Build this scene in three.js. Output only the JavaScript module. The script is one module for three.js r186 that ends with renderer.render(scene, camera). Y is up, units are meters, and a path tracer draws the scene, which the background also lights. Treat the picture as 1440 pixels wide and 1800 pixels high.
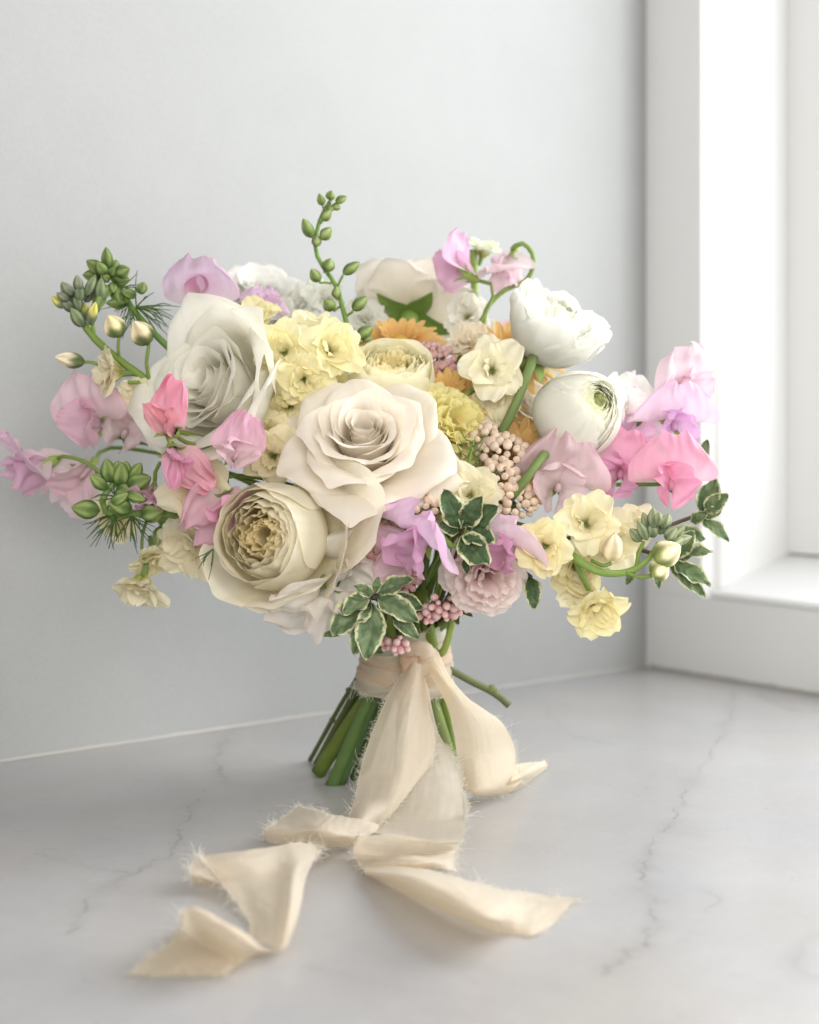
import * as THREE from 'three';
import { mergeGeometries } from 'three/addons/utils/BufferGeometryUtils.js';
import { ImprovedNoise } from 'three/addons/math/ImprovedNoise.js';
import { RectAreaLightUniformsLib } from 'three/addons/lights/RectAreaLightUniformsLib.js';

// ---------------------------------------------------------------- camera, light, exposure
const scene = new THREE.Scene();
const renderer = new THREE.WebGLRenderer({ antialias: true });
renderer.setSize(819, 1024);
renderer.toneMapping = THREE.LinearToneMapping;
renderer.toneMappingExposure = 1.17;
renderer.shadowMap.enabled = true;
const FP = 2970, CX = 720, HY = 700, EYE = 0.215, DIST = 0.94;          // lens in photo pixels, eye height, eye distance
const camera = new THREE.PerspectiveCamera(2 * Math.atan(900 / FP) * 180 / Math.PI, 1440 / 1800, 0.05, 30);
camera.position.set(0, EYE, DIST);
camera.lookAt(0, EYE, 0);
camera.setViewOffset(1440, 1800, 0, 200, 1440, 1800);                    // the lens is shifted so that verticals stay upright
camera.focus = 0.86;
camera.userData.fStop = 6;
scene.background = new THREE.Color().setRGB(0.12, 0.125, 0.13);          // dim white room around the corner
RectAreaLightUniformsLib.init();
// room corner and the directions of its two walls (metres, y up)
const CORNER = new THREE.Vector3(0.189, 0, -0.413);
const DL = new THREE.Vector3(-0.772, 0, 0.636).normalize();              // along the plain wall, away from the corner
const DR = new THREE.Vector3(0.636, 0, 0.772).normalize();               // along the window wall, towards the room
const onWindow = (t, s, y) => CORNER.clone().addScaledVector(DR, t).addScaledVector(DL, -s).setY(y);   // s: depth out of the room
function areaLight(name, pos, target, w, h, color, intensity) {
  const l = new THREE.RectAreaLight(color, intensity, w, h); l.name = name;
  l.position.copy(pos); l.lookAt(target); scene.add(l); return l;
}
areaLight('window_daylight', onWindow(0.68, 0.085, 0.64), onWindow(0.68, -1, 0.64), 0.94, 0.96, new THREE.Color().setRGB(0.97, 0.985, 1.0), 4.1);
areaLight('room_bounce', new THREE.Vector3(0.12, 0.56, 1.30), new THREE.Vector3(0, 0.16, 0), 1.2, 0.7, new THREE.Color().setRGB(1, 0.965, 0.92), 5.4);

// ---------------------------------------------------------------- helpers
function rngOf(seed) { let a = seed >>> 0; return () => { a = (a + 0x6D2B79F5) | 0; let t = Math.imul(a ^ (a >>> 15), 1 | a); t = (t + Math.imul(t ^ (t >>> 7), 61 | t)) ^ t; return ((t ^ (t >>> 14)) >>> 0) / 4294967296; }; }
const perlin = new ImprovedNoise();
const noise = (x, y, z) => perlin.noise(x, y, z);
const V = (x, y, z) => new THREE.Vector3(x, y, z);
const lerp = (a, b, t) => a + (b - a) * t, clamp = (x, a, b) => Math.min(b, Math.max(a, x));
const smooth = (a, b, x) => { const t = clamp((x - a) / (b - a), 0, 1); return t * t * (3 - 2 * t); };
const mixC = (a, b, t) => [lerp(a[0], b[0], t), lerp(a[1], b[1], t), lerp(a[2], b[2], t)];
// a place from its spot in the photograph and its z, or its height over the counter
const P = (px, py, z) => V((px - CX) / FP * (DIST - z), EYE - (py - HY) / FP * (DIST - z), z);
const F = (px, py, h = 0) => { const d = (EYE - h) * FP / (py - HY); return V((px - CX) / FP * d, h, DIST - d); };
const used = {};
function numbered(n) { const k = used[n] = (used[n] ?? -1) + 1; return k ? `${n}_${String(k).padStart(3, '0')}` : n; }
function mesh(name, geo, mat, parent) { const m = new THREE.Mesh(geo, mat); m.name = name; m.castShadow = m.receiveShadow = true; if (parent) parent.add(m); return m; }
function thing(name, label, category, group) { const g = new THREE.Group(); g.name = numbered(name); g.userData = { label, category }; if (group) g.userData.group = group; scene.add(g); return g; }
function struct(name, geo, mat) { const m = mesh(numbered(name), geo, mat, scene); m.userData.kind = 'structure'; return m; }
function frame(f, up) {                                                    // axes: y = f, z towards up
  const y = f.clone().normalize(), z = up.clone().addScaledVector(y, -up.dot(y)).normalize(), x = V(0, 0, 0).crossVectors(y, z);
  return new THREE.Matrix4().makeBasis(x, y, z);
}
function put(g, pos, f, up, h = 0) {
  g.setRotationFromMatrix(frame(f, up));
  g.position.copy(pos).addScaledVector(f.clone().normalize(), -h);
  g.updateMatrixWorld(true);
}
const toLocal = (g, p) => g.worldToLocal(p.clone());
// a grid of points as a smooth sheet with colours on its vertices
function sheet(nu, nv, f, c) {
  const pos = [], col = [], idx = [];
  for (let j = 0; j <= nv; j++) for (let i = 0; i <= nu; i++) {
    const u = i / nu * 2 - 1, v = j / nv, p = f(u, v); pos.push(p[0], p[1], p[2]);
    const k = c(u, v, p); col.push(k[0], k[1], k[2]);
  }
  for (let j = 0; j < nv; j++) for (let i = 0; i < nu; i++) { const a = j * (nu + 1) + i, b = a + 1, d = a + nu + 1, e = d + 1; idx.push(a, b, e, a, e, d); }
  const g = new THREE.BufferGeometry();
  g.setAttribute('position', new THREE.Float32BufferAttribute(pos, 3));
  g.setAttribute('color', new THREE.Float32BufferAttribute(col, 3));
  g.setIndex(idx); g.computeVertexNormals();
  return g;
}
function paint(geo, f) {                                                   // vertex colours on any geometry
  const p = geo.attributes.position, col = new Float32Array(p.count * 3);
  for (let i = 0; i < p.count; i++) { const k = f(p.getX(i), p.getY(i), p.getZ(i)); col[i * 3] = k[0]; col[i * 3 + 1] = k[1]; col[i * 3 + 2] = k[2]; }
  geo.setAttribute('color', new THREE.BufferAttribute(col, 3)); geo.deleteAttribute('uv'); return geo;
}
function tube(points, r, c, seg = 20, rad = 8, wob = 0) {                    // a closed tube with a radius that may vary
  const cv = new THREE.CatmullRomCurve3(points, false, 'centripetal'), fr = cv.computeFrenetFrames(seg, false), pos = [], col = [], idx = [];
  const R = typeof r === 'function' ? r : () => r;
  for (let j = 0; j <= seg; j++) {
    const t = j / seg, p = cv.getPointAt(t), n = fr.normals[j], b = fr.binormals[j], k = typeof c === 'function' ? c(t) : c;
    for (let i = 0; i < rad; i++) {
      const a = i / rad * Math.PI * 2, rr = R(t) * (1 + wob * noise(Math.cos(a) * 1.3, Math.sin(a) * 1.3 + t * 9, points[0].x * 300));
      pos.push(p.x + (n.x * Math.cos(a) + b.x * Math.sin(a)) * rr, p.y + (n.y * Math.cos(a) + b.y * Math.sin(a)) * rr, p.z + (n.z * Math.cos(a) + b.z * Math.sin(a)) * rr);
      const g = 1 + 0.22 * noise(a, t * 25, points[0].y * 200); col.push(k[0] * g, k[1] * g, k[2] * g);
    }
  }
  for (let j = 0; j < seg; j++) for (let i = 0; i < rad; i++) { const a = j * rad + i, b = j * rad + (i + 1) % rad; idx.push(a, b, b + rad, a, b + rad, a + rad); }
  for (const [o, flip] of [[0, 1], [seg * rad, 0]]) for (let i = 1; i < rad - 1; i++) flip ? idx.push(o, o + i + 1, o + i) : idx.push(o, o + i, o + i + 1);
  const g = new THREE.BufferGeometry();
  g.setAttribute('position', new THREE.Float32BufferAttribute(pos, 3)); g.setAttribute('color', new THREE.Float32BufferAttribute(col, 3));
  g.setIndex(idx); g.computeVertexNormals(); return g;
}

// ---------------------------------------------------------------- materials
const phys = o => new THREE.MeshPhysicalMaterial({ vertexColors: true, side: THREE.DoubleSide, ...o });
const M = {
  petal: phys({ roughness: 0.87, transmission: 0.40, thickness: 0, specularIntensity: 0.22 }),
  thin: phys({ roughness: 0.78, transmission: 0.48, thickness: 0, specularIntensity: 0.22 }),
  leaf: phys({ roughness: 0.5, specularIntensity: 0.5 }),
  stem: phys({ roughness: 0.55, specularIntensity: 0.5 }),
  bud: phys({ roughness: 0.72, specularIntensity: 0.35 }),
  berry: phys({ roughness: 0.7, specularIntensity: 0.4 }),
  ribbon: phys({ roughness: 0.72, transmission: 0.55, thickness: 0, specularIntensity: 0.2, sheen: 0.4, sheenRoughness: 0.5 }),
  thread: phys({ roughness: 0.9, transmission: 0.3, thickness: 0 }),
};

// ---------------------------------------------------------------- petals
function profile(th, L) {                                                   // th: [[v, degrees away from the axis], ...]
  const N = 90, top = 1.2, r = [0], y = [0], a = [];
  const ang = v => { if (v >= th[th.length - 1][0]) return th[th.length - 1][1]; let i = 0; while (v > th[i + 1][0]) i++; const s = smooth(th[i][0], th[i + 1][0], v); return lerp(th[i][1], th[i + 1][1], s); };
  for (let i = 0; i <= N; i++) { a.push(ang(i / N * top) * Math.PI / 180); if (i) { const m = (a[i] + a[i - 1]) / 2, d = L * top / N; r.push(r[i - 1] + Math.sin(m) * d); y.push(y[i - 1] + Math.cos(m) * d); } }
  return v => { const x = clamp(v / top * N, 0, N - 1e-6), i = Math.floor(x), t = x - i; return [lerp(r[i], r[i + 1], t), lerp(y[i], y[i + 1], t), lerp(a[i], a[i + 1], t)]; };
}
function petal(o) {
  const { L, W, r0 = 0.002, th, Rc = null, phi = 0, drop = 0.12, tip = 0, curl = 0, ruffle = 0, rf = 2.5, bump = 0, base = 0.35, wide = 0.62, end = 0.62, spiral = 0, nu = 18, nv = 14, seed = 1, color, crease = 0, y0 = 0, x0 = 0, z0 = 0, fringe = 0, dropPow = 2.4 } = o;
  const pr = profile(th, L), c = Math.cos(phi), s = Math.sin(phi);
  const shape = v => v < wide ? base + (1 - base) * Math.sin(v / wide * Math.PI / 2) : lerp(1, end, Math.pow((v - wide) / (1 - wide), 2.2));
  return sheet(nu, nv, (u, v) => {
    const au = Math.abs(u), e = smooth(0.35, 1, v);
    const ve = v * (1 - drop * Math.pow(au, dropPow) + tip * Math.exp(-u * u * 22) * e + 0.03 * noise(u * 2.1, seed * 7.7, 3.3) * e + fringe * (noise(u * 14, seed * 3.1, 1.7) + noise(u * 31, seed, 0.4)) * e);
    const [r, y, a] = pr(ve), rc = Rc === null ? Math.max(r0 + r, 0.003) : typeof Rc === 'function' ? Rc(v, r0 + r) : Rc;
    const w = u * W * shape(v) * (1 + 0.05 * noise(v * 3, seed * 2.3, u));
    let x = r0 + r + spiral * u + rc * (Math.cos(w / rc) - 1), q = rc * Math.sin(w / rc);
    const cu = (curl * Math.pow(au, 3) * smooth(0.3, 1, v) + ruffle * 0.6 * Math.sin(u * Math.PI * rf + 2.2 * noise(u * 1.3, v * 1.6, seed * 2.9) * 2 + seed * 5) * Math.pow(v, 2.5) + ruffle * 1.5 * noise(u * rf * 1.5, v * 2, seed * 1.9) * v * v + ruffle * 0.35 * noise(u * rf * 4, v * 3, seed * 0.7) * v * v * v + bump * noise(u * 1.7 + seed, v * 2.2, seed * 3.7) * smooth(0.05, 0.5, v) - crease * Math.exp(-u * u * 90) * v);
    const ca = Math.cos(w / rc), sa = Math.sin(w / rc), nx = Math.cos(a), ny = -Math.sin(a);
    const X = x + nx * cu * ca, Y = y + y0 + ny * cu, Z = q + nx * cu * sa;
    return [X * c - Z * s + x0, Y, X * s + Z * c + z0];
  }, (u, v) => color(u, v, seed));
}
const vein = (u, v, s) => 1 + 0.05 * noise(u * 15, v * 1.5, s * 9.1) + 0.03 * noise(u * 3, v * 3, s * 4.3);
const tone = (a, b, at = 0.5, soft = 0.5, edge = null) => (u, v, s) => {      // pigment from the claw of the petal to its blade
  let k = mixC(a, b, smooth(at - soft, at + soft, v)); const n = vein(u, v, s);
  if (edge) k = mixC(k, edge, smooth(0.86, 1.0, Math.max(v, Math.abs(u) * 0.97)) * (0.6 + 0.6 * noise(u * 6, v * 6, s)));
  return [k[0] * n, k[1] * n, k[2] * n];
};
const GREEN = [0.11, 0.19, 0.04], PALE_GREEN = [0.27, 0.36, 0.10], DARK_GREEN = [0.035, 0.06, 0.018], STEM = [0.095, 0.14, 0.032];
const BIND = P(716, 1142, 0);
const feet = [];                                                            // where the cut stems end, filled below
// a stem from the head through the binding, and on to the cut end where the photograph shows it
function stemOf(g, base, axis, { r = 0.0026, col = STEM, foot = null, off = [0, 0], via = null, name = 'stem', end = null }) {
  const a = axis.clone().normalize(), pts = [base.clone(), base.clone().addScaledVector(a, -0.018)];
  if (via) for (const q of via) pts.push(q);
  if (end) pts.push(end);
  else {
    const b = BIND.clone().add(V(off[0], 0, off[1]));
    pts.push(base.clone().lerp(b, 0.72).add(V(0, -0.012, 0)), b);
    if (foot) pts.push(b.clone().lerp(foot, 0.5), foot);
  }
  return mesh(name, tube(pts.map(p => toLocal(g, p)), foot ? t => r * (1 + 0.45 * smooth(0.55, 0.9, t)) : r, col, 30, 10, 0.12), M.stem, g);
}
function sepals(g, n, L, W, th, col, seed, r0 = 0.002, y0 = 0) {
  for (let i = 0; i < n; i++) mesh('sepal', petal({ L, W, r0, th, phi: i / n * 6.283 + seed, base: 0.8, wide: 0.25, end: 0.06, Rc: Math.max(0.006, W * 1.5), nu: 6, nv: 8, seed: seed + i, drop: 0, tip: 0, color: tone(col, col), y0, bump: L * 0.06 }), M.leaf, g);
}

// ---------------------------------------------------------------- the setting: counter, walls, window
function dataTexture(w, h, f, srgb) {
  const d = new Uint8Array(w * h * 4);
  for (let j = 0; j < h; j++) for (let i = 0; i < w; i++) { const k = f(i / w, j / h), o = (j * w + i) * 4; d[o] = k[0]; d[o + 1] = k[1]; d[o + 2] = k[2]; d[o + 3] = 255; }
  const t = new THREE.DataTexture(d, w, h); t.magFilter = THREE.LinearFilter; t.minFilter = THREE.LinearFilter; t.wrapS = t.wrapT = THREE.MirroredRepeatWrapping;
  if (srgb) t.colorSpace = THREE.SRGBColorSpace; t.needsUpdate = true; return t;
}
const TILE = 0.84, TX0 = -0.30, TZ0 = -0.44;                               // the stretch of stone that one texture covers
{
  // veins run across the stone at fixed places (metres)
  const N = 2048, ink = new Float32Array(N * N), rnd = rngOf(5);
  const blot = (x, z, r, k) => {
    const cx = (x - TX0) / TILE * N, cz = (z - TZ0) / TILE * N, R = r / TILE * N, n = Math.ceil(R * 2.5);
    for (let j = -n; j <= n; j++) for (let i = -n; i <= n; i++) { const X = Math.round(cx) + i, Z = Math.round(cz) + j; if (X < 0 || Z < 0 || X >= N || Z >= N) continue; const d = Math.hypot(X - cx, Z - cz) / R; const a = k * Math.exp(-d * d); const o = Z * N + X; ink[o] = Math.max(ink[o], a) + a * 0.06; }
  };
  const veinLine = (pts, width, k, seed) => {
    const cv = new THREE.CatmullRomCurve3(pts.map(([x, y]) => F(x, y))), n = Math.ceil(cv.getLength() / 0.00035);
    for (let i = 0; i <= n; i++) {
      const p = cv.getPoint(i / n), q = i / n * cv.getLength();
      const jx = 0.0055 * noise(q * 60, seed, 0.3) + 0.0020 * noise(q * 150, seed, 4.4) + 0.0007 * noise(q * 420, seed, 1.4), jz = 0.0055 * noise(q * 55, seed, 9.3) + 0.002 * noise(q * 180, seed, 7.4);
      if (i % 5 === 0) blot(p.x + jx * 0.8 + 0.003 * noise(q * 25, seed, 6.1), p.z + jz, width * (5 + 5 * noise(q * 50, seed, 8.5)), k * 0.34 * (0.6 + 0.8 * noise(q * 33, seed, 3.5)));
      const on = smooth(-0.25, 0.35, noise(q * 42, seed, 2.2) + 0.15);
      blot(p.x + jx, p.z + jz, width * (0.6 + 1.3 * Math.abs(noise(q * 150, seed, 5.5))), k * (0.25 + 0.75 * on));
      if (rnd() < 0.05) { let a = rnd() * 6.28, x = p.x + jx, z = p.z + jz; for (let s = 0; s < 26; s++) { a += (rnd() - 0.5) * 0.9; x += Math.cos(a) * 0.0004; z += Math.sin(a) * 0.0003; blot(x, z, width * 0.5, k * 0.5 * (1 - s / 26)); } }
    }
  };
  veinLine([[1290, 1215], [1275, 1275], [1235, 1345], [1196, 1410], [1150, 1480], [1130, 1545], [1150, 1610], [1115, 1670], [1060, 1710]], 0.00085, 0.34, 1);
  veinLine([[345, 1405], [318, 1460], [285, 1510], [190, 1555], [140, 1600], [128, 1640]], 0.0009, 0.33, 2);
  veinLine([[415, 1265], [388, 1310], [380, 1345], [400, 1375]], 0.0012, 0.30, 3);
  veinLine([[70, 1500], [150, 1525], [230, 1535]], 0.0007, 0.28, 4);
  veinLine([[1335, 1220], [1380, 1245], [1440, 1250]], 0.0010, 0.34, 5);
  veinLine([[1440, 1640], [1395, 1680], [1420, 1720]], 0.0009, 0.34, 6);
  veinLine([[1225, 1560], [1260, 1575], [1240, 1600]], 0.0007, 0.22, 7);
  veinLine([[960, 1240], [1000, 1290], [1080, 1310]], 0.0012, 0.14, 8);
  veinLine([[560, 1700], [700, 1740], [900, 1760]], 0.0010, 0.08, 9);
  for (let i = 0; i < 420; i++) { const x = TX0 + rnd() * TILE, z = TZ0 + rnd() * TILE, k = 0.05 + rnd() * 0.14; let a = 0.5 + rnd(); const n = 3 + rnd() * 16; let X = x, Z = z; for (let s = 0; s < n; s++) { a += (rnd() - 0.5); X += Math.cos(a) * 0.0006; Z += Math.sin(a) * 0.0004; blot(X, Z, 0.0005 + rnd() * 0.0004, k); } }
  const map = dataTexture(N, N, (u, v) => {
    const x = u * TILE, z = v * TILE, o = Math.min(N - 1, Math.floor(v * N)) * N + Math.min(N - 1, Math.floor(u * N));
    const cloud = 0.5 * noise(x * 9, z * 9, 1.5) + 0.3 * noise(x * 26 + 5, z * 20, 4.2) + 0.16 * noise(x * 80, z * 60, 8.1), warm = noise(x * 14 + 3, z * 12, 6.6);
    const band = 9 * smooth(0.1, 0.6, noise(x * 7 + z * 5, z * 3 - x * 2, 12.5)); const fine = 0.7 * noise(x * 420, z * 420, 0.5) + 0.35 * noise(x * 1100, z * 900, 2.5);
    const k = Math.min(1, ink[o]) * (0.75 + 0.5 * noise(x * 300, z * 300, 3.3)), b = 170 - band + cloud * 15 + fine * 5;
    return [clamp(b * (1 - 0.52 * k) + warm * 3, 0, 255), clamp((b - 2) * (1 - 0.55 * k) + warm, 0, 255), clamp((b - 3) * (1 - 0.58 * k) - warm * 3, 0, 255)];
  }, true);
  const stone = new THREE.MeshPhysicalMaterial({ map, roughness: 0.28, specularIntensity: 0.6 });
  // slab cut along the walls, its top at y = 0
  const a = CORNER.clone().addScaledVector(DL, 1.1).addScaledVector(DL, 0), b = CORNER.clone().addScaledVector(DL, -0.02).addScaledVector(DR, -0.02), c = CORNER.clone().addScaledVector(DR, 1.7);
  const sh = new THREE.Shape([[a.x - 0.02, -(a.z - 0.02)], [b.x, -b.z], [c.x + 0.02, -(c.z)], [c.x, -(1.15)], [a.x, -1.15]].map(p => new THREE.Vector2(...p)));
  const g = new THREE.ExtrudeGeometry(sh, { depth: 0.03, bevelEnabled: false }); g.rotateX(-Math.PI / 2); g.translate(0, -0.03, 0);
  const p = g.attributes.position, uv = g.attributes.uv; for (let i = 0; i < p.count; i++) uv.setXY(i, (p.getX(i) - TX0) / TILE, (p.getZ(i) - TZ0) / TILE);
  const counter = struct('counter', g, stone);

  const plaster = dataTexture(1024, 1024, (u, v) => { const k = 128 + 46 * noise(u * 5, v * 5, 0.2) + 30 * noise(u * 22, v * 22, 3.1) + 22 * noise(u * 90, v * 90, 5.2) + 14 * noise(u * 230, v * 230, 7.2); return [k, k, k]; });
  const scuff = dataTexture(1024, 1024, (u, v) => {
    const m = 1.6 * noise(u * 7, v * 11, 4.4) + 1.2 * noise(u * 30, v * 24, 1.2), d = 0;
    const n = noise(u * 260, v * 260, 2.8) * 2.5; return [164 - m - d + n, 165 - m - d + n, 164 - m * 1.1 - d + n];
  }, true);
  const wallPaint = new THREE.MeshPhysicalMaterial({ map: scuff, bumpMap: plaster, bumpScale: 0.0006, roughness: 0.55, specularIntensity: 0.4 });
  const trimPaint = new THREE.MeshPhysicalMaterial({ color: new THREE.Color().setRGB(0.80, 0.80, 0.79), bumpMap: plaster, bumpScale: 0.0003, roughness: 0.42, specularIntensity: 0.5 });
  const boxUV = (g, k) => { const p = g.attributes.position, n = g.attributes.normal, uv = new Float32Array(p.count * 2); for (let i = 0; i < p.count; i++) { const ax = Math.abs(n.getX(i)), ay = Math.abs(n.getY(i)), az = Math.abs(n.getZ(i)); const [s, t] = az >= ax && az >= ay ? [p.getX(i), p.getY(i)] : ax >= ay ? [p.getZ(i), p.getY(i)] : [p.getX(i), p.getZ(i)]; uv[i * 2] = s * k; uv[i * 2 + 1] = t * k; } g.setAttribute('uv', new THREE.BufferAttribute(uv, 2)); return g; };
  // the plain wall: local x runs away from the corner, z into the room
  const wl = boxUV(new THREE.BoxGeometry(1.3, 1.7, 0.1).translate(0.55, 0.85, 0.05), 1.6);
  const wall = struct('wall', wl, wallPaint);
  wall.applyMatrix4(new THREE.Matrix4().makeBasis(DL, V(0, 1, 0), V(0, 0, 0).crossVectors(DL, V(0, 1, 0)))); wall.position.copy(CORNER);
  // the bead of filler where wall and stone meet, a little ragged
  const bead = (from, dir, inward, len, seed, r) => {
    const n = Math.round(len / 0.004), pts = []; const pos = [], idx = [];
    for (let i = 0; i <= n; i++) { const q = i / n * len, b = from.clone().addScaledVector(dir, q), k = r * (1 + 0.35 * noise(q * 60, seed, 0.5) + 0.2 * noise(q * 240, seed, 2.5)); for (let j = 0; j <= 5; j++) { const a = j / 5 * Math.PI / 2, c = 1 - 0.25 * Math.sin(2 * a); const w = b.clone().addScaledVector(inward, k * Math.cos(a) * c); pos.push(w.x, 0.0002 + k * 1.5 * Math.sin(a) * c, w.z); } }
    for (let i = 0; i < n; i++) for (let j = 0; j < 5; j++) { const a = i * 6 + j; idx.push(a, a + 1, a + 7, a, a + 7, a + 6); }
    const g = new THREE.BufferGeometry(); g.setAttribute('position', new THREE.Float32BufferAttribute(pos, 3)); g.setIndex(idx); g.computeVertexNormals(); return g;
  };
  const fillerMat = new THREE.MeshPhysicalMaterial({ color: new THREE.Color().setRGB(0.42, 0.405, 0.38), roughness: 0.8, side: THREE.DoubleSide });
  struct('wall_filler', bead(CORNER.clone().addScaledVector(DR, 0.0004), DL, DR, 1.15, 1, 0.0012), fillerMat);
  struct('window_filler', bead(CORNER.clone().addScaledVector(DR, 0.006).addScaledVector(DL, 0.0004), DR, DL, 1.5, 2, 0.0014), fillerMat);

  // the window wall: profiles in plan (t along the wall, s out of the room), drawn up to their height
  const plan = (poly, y0, y1, bevel = 0) => {
    const g = new THREE.ExtrudeGeometry(new THREE.Shape(poly.map(([t, s]) => { const q = onWindow(t, s, 0); return new THREE.Vector2(q.x, -q.z); })), { depth: y1 - y0 - 2 * bevel, bevelEnabled: bevel > 0, bevelSize: bevel, bevelThickness: bevel, bevelOffset: -bevel, bevelSegments: 3 });
    g.rotateX(-Math.PI / 2); g.translate(0, y0 + bevel, 0); return boxUV(g.index ? g.toNonIndexed() : g, 1.6);
  };
  struct('window_wall', mergeGeometries([
    plan([[0.0005, 0], [0.0575, 0], [0.0585, 0.001], [0.0588, 0.010], [0.0602, 0.0125], [0.0632, 0.0140], [0.0655, 0.0165], [0.0665, 0.021], [0.0665, 0.16], [0.0005, 0.16]], 0.0607, 1.5),   // the jamb with its stepped edge
    plan([[0.0005, 0], [1.46, 0], [1.46, 0.16], [0.0005, 0.16]], 0, 0.0605),                                                           // below the sill
    plan([[1.46, 0], [1.7, 0], [1.7, 0.16], [1.46, 0.16]], 0, 1.5),
    plan([[0.0668, 0.003], [1.46, 0.003], [1.46, 0.16], [0.0668, 0.16]], 1.15, 1.5)]), trimPaint);
  // the sill rises towards the glass behind a rounded front edge
  const prof = [[0.16, 0.0607], [0.002, 0.0607], [0.0008, 0.0622], [0.0008, 0.0650], [0.0025, 0.0668], [0.006, 0.0672], [0.0075, 0.0660], [0.010, 0.0662], [0.095, 0.0888], [0.16, 0.09]];
  const sg = new THREE.ExtrudeGeometry(new THREE.Shape(prof.map(p => new THREE.Vector2(...p))), { depth: 1.3932, bevelEnabled: false });
  sg.applyMatrix4(new THREE.Matrix4().makeBasis(DL.clone().negate(), V(0, 1, 0), DR).setPosition(onWindow(0.0667, 0, 0)));
  struct('window_sill', boxUV(sg, 1.6), trimPaint);
  const win = thing('window', 'white painted window with a bright pane beside the bouquet', 'window');
  win.userData.kind = 'structure';
  mesh('frame', mergeGeometries([plan([[0.0668, 0.095], [0.100, 0.095], [0.104, 0.099], [0.104, 0.13], [0.0668, 0.13]], 0.0905, 1.15), plan([[1.425, 0.095], [1.4595, 0.095], [1.4595, 0.13], [1.425, 0.13]], 0.0905, 1.15), plan([[0.1042, 0.097], [1.4248, 0.097], [1.4248, 0.13], [0.1042, 0.13]], 0.0905, 0.125), plan([[0.1042, 0.097], [1.4248, 0.097], [1.4248, 0.13], [0.1042, 0.13]], 1.11, 1.15)]), trimPaint, win);
  mesh('pane', plan([[0.1042, 0.11], [1.4248, 0.11], [1.4248, 0.114], [0.1042, 0.114]], 0.1252, 1.1098), new THREE.MeshStandardMaterial({ color: 0x000000, emissive: new THREE.Color().setRGB(0.95, 0.98, 1), emissiveIntensity: 1.6, roughness: 0.2 }), win);
}

// ---------------------------------------------------------------- roses and ranunculus
// layers: n petals each, with a profile; sizes are for a head about 45 mm in radius and s scales them
function roseHead(g, layers, s, colors, seed, mat = M.petal) {
  const rnd = rngOf(seed * 977 + 13);
  let turn = rnd() * 6.28;
  for (const l of layers) {
    turn += 0.9;
    for (let i = 0; i < l.n; i++) {
      const j = () => rnd() - 0.5, k = (l.phis ? l.phis[i] : turn + i / l.n * 6.283 + j() * 0.35), f = 1 + j() * (l.vary ?? 0.14);
      const th = l.th.map(([v, a], q) => [v, a + j() * (q > 1 ? 12 : 5)]);
      const geo = petal({ ...l, n: 0, L: l.L * s * f, W: l.W * s * (1 + j() * 0.12), r0: l.r0 * s, Rc: l.Rc === undefined ? null : typeof l.Rc === 'number' ? l.Rc * s : (v, r) => l.Rc(v, r / s) * s, phi: k, th, curl: (l.curl ?? 0) * s * (0.7 + rnd() * 0.6), ruffle: (l.ruffle ?? 0) * s, bump: (l.bump ?? 0.0012) * s, crease: (l.crease ?? 0) * s, spiral: (l.spiral ?? 0) * s, tip: (l.tip ?? 0) * (0.5 + rnd()), seed: seed * 31 + turn + i * 3.3 + l.L * 1000, color: l.color ?? colors });
      mesh('petal', geo, mat, g);
    }
  }
}
const HYBRID = (o = {}) => [
  { n: 3, r0: 0.0010, L: 0.0375, W: 0.010, th: [[0, 22], [0.3, 6], [0.8, 3], [1, 14]], spiral: 0.0018, base: 0.6, end: 0.9, drop: 0.05, bump: 0.0008 },
  { n: 3, r0: 0.0016, L: 0.0390, W: 0.016, th: [[0, 32], [0.3, 10], [0.78, 5], [1, 30]], spiral: 0.0024, base: 0.55, end: 0.85, drop: 0.07, bump: 0.0010 },
  { n: 4, r0: 0.002, L: 0.0405, W: 0.018, th: [[0, 42], [0.3, 13], [0.78, 8], [0.92, 26], [1, 58]], spiral: 0.0026, base: 0.5, end: 0.8, drop: 0.10, tip: 0.02, curl: 0.002 },
  { n: 4, r0: 0.0025, L: 0.0415, W: 0.021, th: [[0, 52], [0.3, 18], [0.74, 10], [0.9, 32], [1, 70]], spiral: 0.0024, base: 0.5, end: 0.78, drop: 0.11, tip: 0.03, curl: 0.0028, Rc: (v, r) => Math.max(r, 0.010) },
  { n: 5, r0: 0.003, L: 0.043, W: 0.023, th: [[0, 62], [0.3, 25], [0.7, 14], [0.88, 42], [1, 88]], spiral: 0.0016, end: 0.75, drop: 0.12, tip: 0.03, curl: 0.0034, Rc: (v, r) => Math.max(r, 0.014) },
  { n: 5, r0: 0.003, L: 0.0465, W: 0.027, th: [[0, 74], [0.3, 36], [0.66, 25], [0.86, 60], [1, 116]], spiral: 0.001, end: 0.7, drop: 0.14, tip: 0.05, curl: 0.0045, Rc: (v, r) => Math.max(r * 1.15, 0.02), bump: 0.0016 },
  { n: 5, r0: 0.003, L: 0.051, W: 0.029, th: [[0, 86], [0.3, 55], [0.62, 45], [0.84, 78], [1, 130]], end: 0.66, drop: 0.15, tip: 0.07, curl: 0.0055, Rc: (v, r) => Math.max(r * 1.3, 0.03), bump: 0.002, nu: 22, nv: 18 },
  ...(o.guard === 0 ? [] : [{ n: o.guard ?? 3, r0: 0.003, L: 0.050, W: 0.029, th: [[0, 95], [0.3, 74], [0.62, 66], [0.84, 95], [1, 140]], end: 0.62, drop: 0.16, tip: 0.07, curl: 0.006, Rc: 0.045, bump: 0.0022, nu: 22, nv: 18, phis: o.phis }]),
];
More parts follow.
